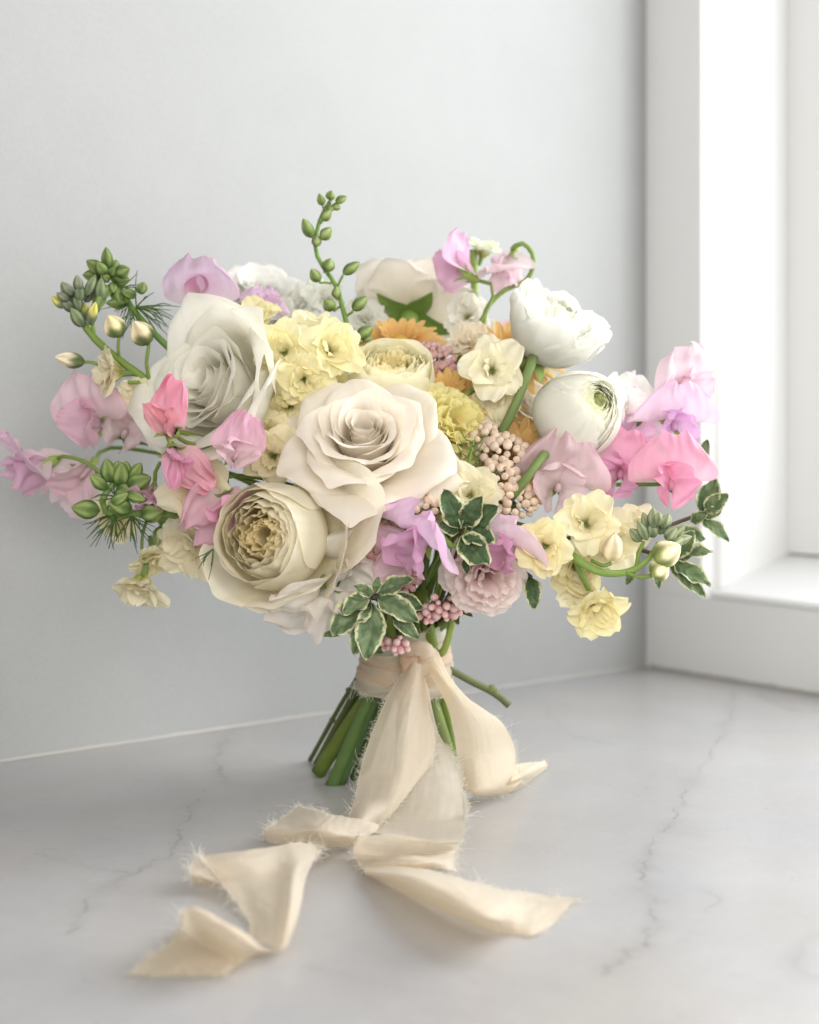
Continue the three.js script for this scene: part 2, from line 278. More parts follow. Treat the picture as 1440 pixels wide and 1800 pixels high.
function head(name, label, cat, spot, dir, up, h, group) { const g = thing(name, label, cat, group); put(g, spot, dir, up, h); return g; }
{
  // the large blush rose at the front
  const d = V(-0.03, 0.64, 0.77), g = head('rose', 'large open blush cream rose at the centre of the bouquet, its spiral heart facing up', 'rose', P(640, 760, 0.085), d, V(0, 1, -1), 0.027);
  roseHead(g, HYBRID({ guard: 3, phis: [3.45, 0.5, 2.5] }), 0.96, tone([0.91, 0.77, 0.53], [0.94, 0.88, 0.78], 0.25, 0.3), 3);
  sepals(g, 5, 0.022, 0.005, [[0, 120], [1, 150]], GREEN, 2);
  stemOf(g, g.position, d, { r: 0.0030, foot: P(560, 1358, -0.02), off: [-0.006, 0.010], col: [0.12, 0.165, 0.03] });
}
{
  // the white rose turned to the left
  const d = V(-0.60, 0.32, 0.72), g = head('rose', 'large pure white rose at upper left, turned to the left above the pink sweet peas', 'rose', P(350, 664, 0.058), d, V(0, 1, 0), 0.041);
  const L = HYBRID({ guard: 0 }); L[6].n = 5; L[6].L = 0.055; L[6].th = [[0, 92], [0.28, 52], [0.62, 20], [0.86, 46], [1, 112]]; L[5].L = 0.050; L[5].th = [[0, 84], [0.28, 42], [0.66, 14], [0.86, 40], [1, 104]]; L[4].th = [[0, 66], [0.3, 25], [0.7, 8], [0.88, 34], [1, 84]]; L[2].n = 3; L[4].n = 4;
  roseHead(g, L, 1.17, tone([0.91, 0.87, 0.64], [0.94, 0.92, 0.83], 0.2, 0.25), 8);
  sepals(g, 5, 0.022, 0.005, [[0, 120], [1, 150]], GREEN, 2);
  stemOf(g, g.position, d, { r: 0.0028, foot: P(575, 1335, -0.06), off: [-0.012, 0.0], col: [0.10, 0.16, 0.03] });
}
function gardenHead(g, s, colors, heart, pale, seed, o = {}) {
  const rnd = rngOf(seed), put1 = (p, q, hgt) => mesh('petal', petal(p).scale(q, hgt, q), M.petal, g);
  // nested cups: each ring a little narrower and a little lower than the one outside it
  const K = o.rings ?? 6;
  for (let k = 0; k < K; k++) {
    const f = 1 - k / (K - 1), q = s * lerp(0.32, 1, Math.pow(f, 0.95)), n = [5, 5, 5, 5, 5, 4, 4][k];
    for (let i = 0; i < n; i++) {
      const j = (rnd() - 0.5) * 10, out = k === 0;
      put1({ L: 0.0655 * (1 + (rnd() - 0.5) * 0.05), W: (out ? 0.036 : 0.027) * (1 + rnd() * 0.3), r0: 0.004, th: [[0, 95], [0.2, 70], [0.48, 14], [0.76, -16 + j * 0.4], [1, (out ? -6 : -26) + j]], phi: k * 0.77 + i / n * 6.283 + (rnd() - 0.5) * 0.35, Rc: null, base: 0.5, wide: 0.6, end: 0.74, drop: 0.07 + 0.06 * rnd(), tip: out ? 0.02 : -0.02, spiral: 0.0012, curl: out ? 0.002 : 0, bump: 0.0013, ruffle: 0.0009 + 0.0030 * (1 - f), rf: 2.2 + 0.8 * (1 - f), nu: 22, nv: 18, seed: seed + k * 11 + i * 1.7, color: tone(mixC(heart, pale, 0.02 + 0.95 * smooth(0.1, 0.8, f)), mixC(heart, pale, 0.15 + 0.85 * smooth(0.0, 0.65, f)), 0.6, 0.4) }, q * (1 + 0.10 * (rnd() - 0.5) * (1 - f)), s * (lerp(0.96, 1, f) + 0.05 * (rnd() - 0.5) * (1 - f)));
    }
  }
  // the heart: a few short folded petals
  for (let ring = 2; ring < 3; ring++) for (let i = 0, n = [7, 6, 5][ring]; i < n; i++) {
    const rho = [0.0125, 0.0082, 0.0048][ring] * s, a = i / n * 6.283 + ring * 0.6 + (rnd() - 0.5) * 0.3;
    mesh('petal', petal({ x0: Math.cos(a) * rho, z0: Math.sin(a) * rho, y0: 0.016 * s, phi: a + (rnd() - 0.5) * 1.3, L: [0.0335, 0.0315, 0.026][ring] * s * (1 + (rnd() - 0.5) * 0.1), W: [0.0125, 0.0115, 0.010][ring] * s, r0: 0, Rc: (0.0058 + rnd() * 0.004) * s, th: [[0, 14], [0.5, -2], [1, 20 * (rnd() - 0.5)]], base: 0.6, end: 0.85, drop: 0.09, ruffle: 0.0014 * s, rf: 2.0, nu: 22, nv: 12, bump: 0.0012 * s, color: tone(heart, mixC(heart, pale, [0.7, 0.5, 0.25][ring]), 0.8, 0.25), seed: seed + 300 + ring * 10 + i }), M.petal, g);
  }
}
{
  // the cupped garden rose, low at the left
  const d = V(-0.33, 0.10, 0.94), g = head('garden_rose', 'cupped cream garden rose with an apricot heart, lowest of the big blooms', 'rose', P(452, 940, 0.104), d, V(0, 1, 0), 0.042);
  const col = tone([0.92, 0.83, 0.52], [0.95, 0.905, 0.75], 0.35, 0.35);
  gardenHead(g, 0.90, col, [0.96, 0.85, 0.54], [0.95, 0.905, 0.75], 21);
  // two loose outer petals that stand away at the right and below
  for (const [phi, th, L, W, sd] of [[2.75, [[0, 90], [0.3, 70], [0.6, 50], [0.85, 52], [1, 80]], 0.068, 0.034, 1], [3.3, [[0, 92], [0.3, 72], [0.55, 34], [0.85, 16], [1, 26]], 0.062, 0.026, 2], [4.5, [[0, 94], [0.3, 72], [0.55, 18], [0.85, 0], [1, 24]], 0.060, 0.030, 3], [5.4, [[0, 94], [0.3, 72], [0.55, 18], [0.85, 4], [1, 40]], 0.058, 0.030, 4]])
    mesh('petal', petal({ L, W, r0: 0.004, th, phi, Rc: 0.034, drop: 0.1, tip: 0.03, curl: 0.004, bump: 0.002, seed: sd * 7, end: 0.7, color: col, nu: 22, nv: 18 }), M.petal, g);
  sepals(g, 5, 0.02, 0.005, [[0, 120], [1, 150]], GREEN, 2);
  stemOf(g, g.position, d, { r: 0.0026, foot: P(582, 1386, 0.0), off: [-0.010, 0.012], col: [0.10, 0.17, 0.05] });
}
{
  // the small yellow garden rose above the blush one
  const d = V(0.06, 0.80, 0.58), g = head('garden_rose', 'small pale yellow garden rose behind the large blush rose', 'rose', P(692, 636, 0.040), d, V(0, 1, -1), 0.034);
  gardenHead(g, 0.78, null, [0.96, 0.86, 0.52], [0.95, 0.91, 0.70], 47);
  stemOf(g, g.position, d, { r: 0.0024, foot: P(640, 1350, 0.02), off: [-0.002, 0.004] });
}
function ranunculusHead(g, R, K, s, heart, rim, seed, open = 0) {
  const rnd = rngOf(seed);
  for (let k = 0; k < K; k++) {
    const f = (k + 1) / K, rr = R * s, q = 0.30 + 0.70 * f, n = k < 3 ? 3 : k < K - 3 ? 4 : open ? 6 : 5;
    for (let i = 0; i < n; i++) {
      const o = open * smooth(0.62, 0.95, f), j = (rnd() - 0.5) * (14 + 26 * open);
      const L = rr * 2.0 * (1 + (rnd() - 0.5) * 0.10);
      mesh('petal', petal({ L, W: rr * (0.9 + rnd() * 0.2), r0: 0.0015 * s, th: [[0, 92], [0.22, 62], [0.5, lerp(8, 44, o)], [0.8, lerp(lerp(-33, -30, f), 34, o) + j * 0.6], [1, lerp(lerp(-62, -56, f), 30, o) + j * 0.6]], phi: k * 1.1 + i / n * 6.283 + (rnd() - 0.5) * 0.3, Rc: null, base: 0.5, wide: 0.6, end: 0.55, drop: 0.12 + 0.06 * rnd(), spiral: 0.0009 * s, bump: rr * 0.035, ruffle: rr * (0.02 + 0.10 * open * f), nu: 16, nv: 14, seed: seed + k * 5 + i * 1.7, color: tone(mixC(heart, rim, Math.pow(f, 0.8)), mixC(heart, rim, Math.pow(f, 0.45)), 0.6, 0.4) }).scale(q, lerp(1.03, 1, f), q), M.petal, g);
    }
  }
  mesh('flower_heart', paint(new THREE.SphereGeometry(R * 0.60 * s, 24, 18).translate(0, R * (open ? 0.55 : 0.66) * s, 0), (x, y, z) => mixC([0.50, 0.56, 0.20], heart, smooth(0.0, 0.006, Math.hypot(x, z))).map(c => c * (1 + 0.1 * noise(x * 900, y * 900, z * 900)))), M.petal, g);
}
const RSTEM = [0.17, 0.23, 0.075];
{
  const d = V(0.50, 0.36, 0.79), g = head('ranunculus', 'round white ranunculus at the right, its layered heart showing green', 'ranunculus', P(1018, 724, 0.048), d, V(0, 1, 0), 0.022);
  ranunculusHead(g, 0.0265, 20, 1.05, [0.88, 0.90, 0.55], [0.93, 0.92, 0.84], 61);
  sepals(g, 5, 0.012, 0.004, [[0, 110], [1, 140]], PALE_GREEN, 1);
  stemOf(g, g.position, V(0.2, 0.9, 0), { r: 0.0024, col: RSTEM, name: 'stem', via: [P(955, 800, 0.066), P(915, 855, 0.072), P(880, 900, 0.05)], off: [0.006, 0.006], foot: P(795, 1345, 0.02) });
}
{
  // seen from below and beside
  const d = V(0.44, 0.80, 0.36), g = head('ranunculus', 'open white ranunculus on a bare stem, highest bloom at the right', 'ranunculus', P(963, 594, 0.018), d, V(0, 0, 1), 0.014);
  ranunculusHead(g, 0.0265, 12, 0.92, [0.80, 0.80, 0.62], [0.92, 0.92, 0.87], 72, 0.7);
  sepals(g, 5, 0.015, 0.0045, [[0, 100], [1, 135]], PALE_GREEN, 1);
  stemOf(g, g.position, d, { r: 0.0026, col: RSTEM, via: [P(938, 628, 0.036), P(905, 715, 0.046), P(880, 765, 0.045), P(850, 860, 0.03)], off: [0.009, 0.0], foot: P(775, 1330, 0.0) });
}
{
  // a white rose behind the ranunculus
  const d = V(0.25, 0.62, 0.60), g = head('rose', 'half hidden cream white rose behind the round ranunculus at the right', 'rose', P(950, 706, 0.012), d, V(0, 1, 0), 0.030);
  roseHead(g, HYBRID({ guard: 0 }), 0.80, tone([0.88, 0.83, 0.62], [0.92, 0.89, 0.80], 0.3, 0.3), 15);
  stemOf(g, g.position, d, { r: 0.0026, off: [0.012, -0.006], foot: P(755, 1300, -0.03), col: [0.10, 0.16, 0.04] });
}
{
  // the rose at the back, seen from behind
  const d = V(0.10, 0.62, -0.62), g = head('rose', 'blurred white rose at the back, seen from behind with its green sepals', 'rose', P(722, 548, -0.082), d, V(0, 1, 0), 0.004);
  roseHead(g, HYBRID({ guard: 4 }), 0.84, tone([0.88, 0.83, 0.66], [0.92, 0.88, 0.80], 0.3, 0.3), 19);
  sepals(g, 5, 0.026, 0.007, [[0, 100], [0.5, 112], [1, 80]], [0.17, 0.27, 0.05], 2.2, 0.003);
  mesh('hip', paint(new THREE.SphereGeometry(0.006, 16, 12).translate(0, -0.003, 0), () => [0.2, 0.3, 0.07]), M.leaf, g);
  stemOf(g, g.position, V(0, 1, 0), { r: 0.0028, off: [0.002, -0.014], foot: P(610, 1345, -0.04), col: [0.09, 0.15, 0.04] });
}
{
  const d = V(0.12, 0.74, 0.55), g = head('rose', 'blurred white ruffled rose at the back, above the white rose and the lilac sweet pea', 'rose', P(455, 502, -0.07), d, V(0, 0, 1), 0.026);
  roseHead(g, HYBRID({ guard: 2, phis: [0.3, 5.6] }), 0.80, tone([0.90, 0.88, 0.80], [0.92, 0.91, 0.87], 0.3, 0.3), 77);
  sepals(g, 5, 0.015, 0.0045, [[0, 100], [1, 135]], PALE_GREEN, 1);
  stemOf(g, g.position, d, { r: 0.0025, col: RSTEM, off: [-0.012, -0.012] });
}
{
  // the pink carnation hanging below
  const d = V(0.18, -0.22, 0.9), g = head('carnation', 'pale pink frilled carnation hanging low beside the binding', 'carnation', P(862, 1020, 0.074), d, V(0, 1, 0), 0.018), rnd = rngOf(8);
  for (let k = 0; k < 5; k++) for (let i = 0, n = [4, 5, 6, 6, 6][k]; i < n; i++) mesh('petal', petal({ L: 0.0235 + 0.002 * rnd(), W: 0.013, r0: 0.001, th: [[0, 8 + k * 12], [0.4, 12 + k * 15], [1, 20 + k * 22]], phi: i / n * 6.283 + k * 0.7 + rnd() * 0.3, Rc: 0.016, base: 0.25, wide: 0.85, end: 0.9, drop: 0.12, ruffle: 0.0019, rf: 2.6, fringe: 0.008, nu: 26, nv: 10, bump: 0.0012, seed: k * 9 + i, color: tone([0.90, 0.68, 0.66], [0.93, 0.83, 0.80], 0.55, 0.4) }), M.thin, g);
  stemOf(g, g.position, V(0.3, -0.6, 0.6), { r: 0.002, col: PALE_GREEN, off: [0.012, 0.008] });
}
{
  // the yellow carnation right of the blush rose
  const d = V(0.42, 0.45, 0.72), g = head('carnation', 'lemon yellow frilled carnation tucked behind the right edge of the blush rose', 'carnation', P(792, 748, 0.050), d, V(0, 1, 0), 0.014), rnd = rngOf(18);
  for (let k = 0; k < 5; k++) for (let i = 0, n = [4, 6, 7, 8, 7][k]; i < n; i++) mesh('petal', petal({ L: 0.028 + 0.002 * rnd(), W: 0.015, r0: 0.001, th: [[0, 8 + k * 10], [0.4, 12 + k * 14], [1, 20 + k * 21]], phi: i / n * 6.283 + k * 0.7 + rnd() * 0.3, Rc: 0.015, base: 0.25, wide: 0.85, end: 0.9, drop: 0.12, ruffle: 0.0024, rf: 3.5, fringe: 0.006, nu: 24, nv: 10, bump: 0.0012, seed: 40 + k * 9 + i, color: tone([0.92, 0.82, 0.34], [0.94, 0.89, 0.50], 0.6, 0.4) }), M.thin, g);
  stemOf(g, g.position, V(0.2, 0.6, 0.5), { r: 0.002, off: [0.004, 0.002] });
}

// ---------------------------------------------------------------- sweet peas
const LILAC = [0.72, 0.49, 0.70], PALE_PINK = [0.82, 0.60, 0.66], PINK = [0.82, 0.44, 0.60], HOT = [0.85, 0.33, 0.49], BLUSH = [0.84, 0.68, 0.70], WHITE = [0.91, 0.90, 0.85], MAUVE = [0.74, 0.44, 0.68];
function calyxInto(g, s, col, seed) {
  const bell = new THREE.LatheGeometry([[0.0008, -0.002], [0.0022, 0], [0.0030, 0.003], [0.0034, 0.006]].map(p => new THREE.Vector2(p[0] * s, p[1] * s)), 12);
  const teeth = [];
  for (let i = 0; i < 5; i++) teeth.push(petal({ L: 0.0085 * s, W: 0.0019 * s, r0: 0.0031 * s, y0: 0.0052 * s, th: [[0, 12], [0.5, 45], [1, 95]], phi: i * 1.2566 + 0.3, base: 0.9, wide: 0.15, end: 0.05, Rc: 0.004 * s, drop: 0, nu: 4, nv: 6, seed: seed + i, color: tone(col, col) }));
  mesh('calyx', mergeGeometries([paint(bell, () => col), ...teeth]), M.leaf, g);
}
function sweetPea(label, px, py, z, f, up, o = {}) {
  const { s = 1, seed = 1, open = 1, stem = null, h = 0.010, wings = 1, wave = 1, group } = o;
  const g = thing('sweet_pea', label, 'sweet pea', group); put(g, P(px, py, z), f, up, h * s);
  const paler = c => mixC(c, [0.90, 0.86, 0.87], 0.12), banner = paler(o.banner ?? LILAC), wing = paler(o.wing ?? o.banner ?? LILAC), base = mixC(banner, [0.84, 0.80, 0.74], 0.62), rnd = rngOf(seed * 71 + 5), edge = mixC(banner, HOT, 0.22);
  mesh('banner_petal', petal({ L: 0.0325 * s, W: 0.0235 * s * (o.slim ?? 1), r0: 0.002 * s, y0: 0.004 * s, th: [[0, 2], [0.2, 16 + 12 * open], [0.45, 50 + 30 * open], [0.8, 66 + 36 * open], [1, 78 + 52 * open]], phi: Math.PI / 2, Rc: (0.045 + 0.05 * Math.max(0, open)) * s, base: 0.22, wide: 0.5, end: 0.58, drop: 0.20, dropPow: 3.4, tip: -0.07, ruffle: 0.0026 * s * wave, rf: 2.9, bump: 0.0042 * s, crease: 0.0012 * s, curl: 0.005 * s * (rnd() - 0.2), nu: 36, nv: 26, seed: seed * 3.7, color: tone(base, banner, 0.32, 0.32, edge) }), M.thin, g);
  for (const k of wings ? [-1, 1] : []) mesh('wing_petal', petal({ L: 0.0255 * s, W: 0.0135 * s * (o.slim ?? 1), r0: 0.0010 * s, y0: 0.004 * s, th: [[0, -6], [0.3, 12 + 8 * rnd()], [0.7, 26 + 16 * open], [1, 40 + 40 * rnd()]], phi: Math.PI / 2 + k * (1.0 + 0.5 * rnd()), Rc: 0.020 * s, base: 0.26, wide: 0.55, end: 0.66, drop: 0.20, dropPow: 3, ruffle: 0.0022 * s * wave, rf: 1.9, bump: 0.0044 * s, curl: 0.003 * s * (rnd() - 0.5), nu: 26, nv: 22, seed: seed * 5.3 + k, color: tone(mixC(base, wing, 0.4), wing, 0.3, 0.35, mixC(wing, HOT, 0.25)) }), M.thin, g);
  mesh('keel', paint(new THREE.SphereGeometry(0.0036 * s, 14, 10).scale(0.6, 1.7, 0.9).translate(0, 0.0085 * s, 0), (x, y) => mixC(base, wing, 0.75)), M.petal, g);
  calyxInto(g, s, o.green ?? [0.26, 0.36, 0.09], seed);
  const pts = stem ? [g.position.clone(), ...stem] : [g.position.clone(), g.position.clone().addScaledVector(f.clone().normalize(), -0.012).add(V(0, 0, -0.004)), g.position.clone().lerp(P(720, 900, 0), 0.5).add(V(0, 0, -0.01)), P(720 + (rnd() - 0.5) * 60, 1080, (rnd() - 0.5) * 0.02)];
  mesh('stem', tube(pts.map(p => toLocal(g, p)), 0.00115 * (o.thick ?? 1), o.green ?? [0.20, 0.29, 0.07], 24, 7), M.stem, g);
  return g;
}
sweetPea('lilac sweet pea alone at the far left tip, hanging its petals down', 70, 822, -0.005, V(-0.80, -0.42, 0.35), V(-0.25, 0.9, 0.45), { s: 1.1, banner: [0.80, 0.58, 0.70], wing: [0.76, 0.48, 0.64], seed: 1, open: 0.55, stem: [P(112, 802, 0), P(150, 812, 0.004), P(185, 838, 0.008), P(260, 890, 0.01), P(420, 930, 0.0)] });
sweetPea('pale pink sweet pea with folded banner, left of the spread coral one', 165, 745, 0.012, V(-0.45, 0.10, 0.88), V(-0.15, 1, 0.1), { s: 1.08, banner: PALE_PINK, wing: [0.80, 0.52, 0.64], seed: 2, open: 0.6 });
sweetPea('pale washed pink sweet pea behind the green bud cluster at left', 150, 830, -0.012, V(-0.35, -0.55, 0.75), V(-0.5, -0.6, 0.3), { s: 1.15, banner: BLUSH, wing: PALE_PINK, seed: 3, open: 0.8 });
sweetPea('pale pink sweet pea behind and below the white rose at left', 220, 762, 0.0, V(0.1, 0.2, 0.95), V(0.5, 0.8, 0.1), { s: 1.0, banner: PALE_PINK, wing: BLUSH, seed: 4 });
sweetPea('coral pink sweet pea with spread narrow petals in front of the white rose', 296, 752, 0.100, V(-0.25, 0.35, 0.9), V(0.3, 1, 0.1), { s: 1.0, slim: 0.48, banner: [0.87, 0.34, 0.48], wing: [0.87, 0.38, 0.44], seed: 5, open: 0.05, wave: 1.5 });
sweetPea('coral pink sweet pea directly below the spread coral one', 305, 800, 0.088, V(0.25, -0.55, 0.8), V(0.6, -0.6, 0.2), { s: 0.95, slim: 0.52, banner: [0.86, 0.42, 0.52], wing: [0.84, 0.40, 0.58], seed: 6, open: 0.2, wave: 1.4 });
sweetPea('pink sweet pea under the white rose, left of the blush rose', 412, 800, 0.092, V(0.35, 0.1, 0.9), V(0.3, 1, 0.2), { s: 0.88, slim: 0.68, banner: [0.83, 0.48, 0.64], wing: PALE_PINK, seed: 7, open: 0.5, wave: 1.4 });
sweetPea('pink sweet pea hanging just above the cupped garden rose', 402, 880, 0.075, V(0.1, -0.5, 0.8), V(-0.6, -0.7, 0.2), { s: 0.98, banner: [0.83, 0.50, 0.62], wing: PINK, seed: 8, open: 0.7, wave: 1.4 });
sweetPea('small pink sweet pea hanging under the coral ones', 268, 868, 0.045, V(-0.1, -0.8, 0.5), V(0, -0.4, 0.9), { s: 0.66, banner: [0.82, 0.48, 0.62], seed: 9, open: 0.3 });
sweetPea('pink sweet pea deep between the coral ones and the lower rose', 345, 905, 0.035, V(0.1, -0.2, 0.9), V(0.4, 0.8, 0.2), { s: 0.9, banner: PALE_PINK, wing: PINK, seed: 10, open: 0.7 });
sweetPea('lilac sweet pea standing above the white rose at upper left', 345, 540, 0.012, V(0.15, 0.55, -0.55), V(0, 1, 0.5), { s: 0.98, banner: [0.72, 0.54, 0.70], wing: [0.62, 0.24, 0.40], seed: 11, open: 0.35, h: 0.006 });
sweetPea('small lilac sweet pea beside the white rose tip', 462, 548, -0.01, V(0.35, 0.5, 0.5), V(0.3, 1, 0), { s: 0.66, banner: [0.72, 0.50, 0.66], seed: 12, open: 0.8 });
sweetPea('mauve pink sweet pea at the top, seen from behind next to the curled stem', 812, 482, -0.035, V(-0.70, 0.30, -0.35), V(0.1, 1, -0.2), { s: 1.0, banner: [0.76, 0.48, 0.68], wing: [0.74, 0.44, 0.62], seed: 13, open: 0.25 });
sweetPea('pale pink closed sweet pea nodding from the curled green stem', 895, 470, -0.03, V(-0.25, -0.65, 0.3), V(-0.6, 0.5, 0.5), { s: 0.92, banner: [0.84, 0.70, 0.74], wing: [0.80, 0.60, 0.66], seed: 14, open: -0.35, stem: [P(900, 436, -0.03), P(920, 428, -0.03), P(938, 452, -0.03), P(928, 490, -0.03), P(885, 512, -0.03), P(855, 545, -0.03), P(850, 590, -0.03), P(860, 640, -0.02)], thick: 1.25, h: 0.014 });
sweetPea('small pink sweet pea half hidden behind the ranunculus stem', 925, 606, -0.03, V(0.1, 0.5, 0.4), V(0.3, 1, 0), { s: 0.85, banner: [0.84, 0.62, 0.70], seed: 15, open: 0.8 });
sweetPea('large lilac pink sweet pea front and centre below the variegated leaves', 740, 955, 0.098, V(-0.55, -0.35, 0.62), V(-0.35, 0.25, 1.0), { s: 1.18, banner: [0.79, 0.54, 0.74], wing: [0.80, 0.48, 0.70], seed: 16, open: 0.35, wave: 1.4, stem: [P(800, 962, 0.086), P(818, 935, 0.084), P(826, 915, 0.07), P(790, 960, 0.03)], thick: 1.3, h: 0.012 });
sweetPea('pink lilac sweet pea left of the front one, turned away', 704, 985, 0.082, V(-0.4, -0.3, 0.8), V(-0.7, 0.5, 0.3), { s: 0.82, banner: [0.80, 0.58, 0.68], wing: PALE_PINK, seed: 17, open: 0.85 });
sweetPea('lilac pink sweet pea with rolled magenta tips left of the cream stock at right', 902, 962, 0.082, V(-0.55, -0.3, 0.7), V(0.35, 0.9, 0.2), { s: 1.0, banner: [0.83, 0.64, 0.74], wing: [0.80, 0.42, 0.64], seed: 18, open: 0.35, wave: 1.3 });
sweetPea('pale pink ruffled sweet pea below the round ranunculus', 982, 856, 0.055, V(-0.05, -0.05, 1), V(0.2, 1, 0.1), { s: 1.12, banner: [0.83, 0.62, 0.66], wing: BLUSH, seed: 19, open: 0.75, wave: 1.5 });
sweetPea('deep pink sweet pea with wide banner, largest in the right group', 1178, 852, 0.058, V(0.05, 0.05, 1), V(0.0, 1, 0.05), { s: 1.02, banner: [0.88, 0.44, 0.58], wing: [0.84, 0.36, 0.54], seed: 20, open: 0.8, wave: 1.3 });
sweetPea('deep pink sweet pea beside the round ranunculus, partly behind the largest one', 1092, 832, 0.035, V(-0.3, -0.15, 0.9), V(0.25, 1, 0.0), { s: 1.05, banner: [0.88, 0.42, 0.58], wing: [0.82, 0.40, 0.62], seed: 21, open: 0.55, wave: 1.3 });
sweetPea('lilac sweet pea above the deep pink ones at right', 1184, 748, 0.03, V(0.1, -0.25, 0.9), V(0.05, 1, 0.25), { s: 1.02, banner: [0.84, 0.64, 0.80], wing: [0.74, 0.46, 0.72], seed: 22, open: 0.7, wave: 1.2 });
sweetPea('pale pink sweet pea, highest of the right group, against the window edge', 1198, 682, 0.0, V(0.5, -0.15, 0.7), V(-0.3, 1, 0.2), { s: 1.08, banner: [0.85, 0.68, 0.74], wing: [0.84, 0.62, 0.70], seed: 23, open: 0.45, stem: [P(1150, 688, -0.004), P(1132, 680, -0.004), P(1112, 700, 0), P(1080, 770, 0.0), P(1010, 850, 0.01)], thick: 1.1, h: 0.012 });
sweetPea('white sweet pea between the round ranunculus and the lilac ones', 1098, 718, 0.018, V(0.3, 0.35, 0.85), V(0.2, 1, 0), { s: 0.80, banner: WHITE, seed: 24, open: 0.7 });
sweetPea('lilac pink sweet pea low behind the edge of the round ranunculus', 1104, 756, 0.012, V(0.2, 0.0, 0.9), V(0.3, 0.9, 0), { s: 0.86, banner: [0.82, 0.54, 0.72], seed: 25, open: 0.8 });
sweetPea('white ruffled sweet pea hanging under the cupped garden rose', 572, 1048, 0.085, V(0.05, -0.75, 0.62), V(-0.3, -0.5, 0.5), { s: 1.12, banner: [0.91, 0.88, 0.81], seed: 26, open: 0.65, wave: 1.5 });
sweetPea('white ruffled sweet pea right of the garden rose base', 612, 1005, 0.075, V(0.35, -0.2, 0.9), V(0.5, 0.7, 0.2), { s: 1.0, banner: [0.91, 0.88, 0.81], seed: 27, open: 0.85, wave: 1.6 });

// ---------------------------------------------------------------- stock: cream double florets, buds and stems
const CREAM = [0.92, 0.87, 0.65], YELLOW_CREAM = [0.92, 0.86, 0.54], WARM_CREAM = [0.91, 0.83, 0.60];
function floret(parent, px, py, z, dir, s, col, seed) {
  const g = new THREE.Group(); g.name = 'floret'; parent.add(g);
  g.setRotationFromMatrix(frame(dir, V(0.1, 1, -0.3))); g.position.copy(toLocal(parent, P(px, py, z)));
  const rnd = rngOf(seed * 131 + 7), claw = [0.52, 0.52, 0.12];
  for (let k = 0; k < 3; k++) for (let i = 0, n = [5, 3, 2][k]; i < n; i++) {
    const a = [0, 26, 48][k];
    mesh('petal', petal({ L: (0.0215 - k * 0.0032) * s * (0.9 + 0.2 * rnd()), W: (0.0100 - k * 0.0022) * s * (0.85 + 0.3 * rnd()), r0: 0.0006 * s, y0: -0.004 * s, th: [[0, 6], [0.28, 26 - a * 0.3], [0.5, 70 - a + 20 * (rnd() - 0.5)], [1, 88 - a * 1.1 + 56 * (rnd() - 0.5)]], phi: i / n * 6.283 + k * 0.6 + rnd() * 0.4 + seed, Rc: 0.011 * s, base: 0.16, wide: 0.72, end: 0.62, drop: 0.10, tip: -0.05, ruffle: 0.0009 * s, rf: 2.0, bump: 0.0016 * s, crease: 0.0006 * s, curl: 0.003 * s * (rnd() - 0.4), nu: 16, nv: 14, seed: seed * 9 + k * 5 + i, color: tone(claw, col, 0.30, 0.16) }), M.petal, g);
  }
  mesh('calyx', paint(new THREE.CylinderGeometry(0.0022 * s, 0.0014 * s, 0.008 * s, 8).translate(0, -0.006 * s, 0), () => [0.17, 0.24, 0.08]), M.leaf, g);
  return g;
}
const podGeo = {};
function pod(L, R, col, tipCol, k = 0, ridges = 5) {                          // a closed bud along +y
  const key = [L, R, col, tipCol, k].join(); if (podGeo[key]) return podGeo[key];
  return podGeo[key] = sheet(20, 12, (u, v) => { const a = u * Math.PI, w = Math.pow(Math.sin(Math.PI * Math.pow(v, 0.82) * 0.985 + 0.02), 0.75), r = R * w * (1 + 0.09 * Math.cos(a * ridges + k)); return [Math.cos(a) * r, v * L, Math.sin(a) * r]; }, (u, v) => { const c = mixC(col, tipCol, smooth(0.35, 0.6, v + 0.1 * Math.cos(u * Math.PI * ridges))), n = (1 + 0.30 * Math.cos(u * Math.PI * ridges + k)) * (1 + 0.2 * noise(u * 5, v * 5, k)); return c.map(x => x * n); });
}
function bud(parent, px, py, z, dir, geo, name = 'bud') { const m = mesh(name, geo, M.bud, parent); m.setRotationFromMatrix(frame(dir, V(0.3, 0.2, 1))); m.position.copy(toLocal(parent, P(px, py, z))); const k = Math.abs(Math.sin(px * 12.9 + py * 78.2)); m.scale.set(0.82 + 0.30 * k, 0.80 + 0.42 * Math.abs(Math.sin(px * 7.7 + py * 3.1)), 0.82 + 0.30 * k); return m; }
function plainThing(name, label, cat, px, py, z, group) { const g = thing(name, label, cat, group); g.position.copy(P(px, py, z)); g.updateMatrixWorld(true); return g; }
function line(parent, name, pts, r, col, seg = 18, mat = M.stem) { return mesh(name, tube(pts.map(p => toLocal(parent, P(...p))), r, col, seg, 7), mat, parent); }
const GREY_GREEN = [0.14, 0.18, 0.10], MID = [0.19, 0.28, 0.06];
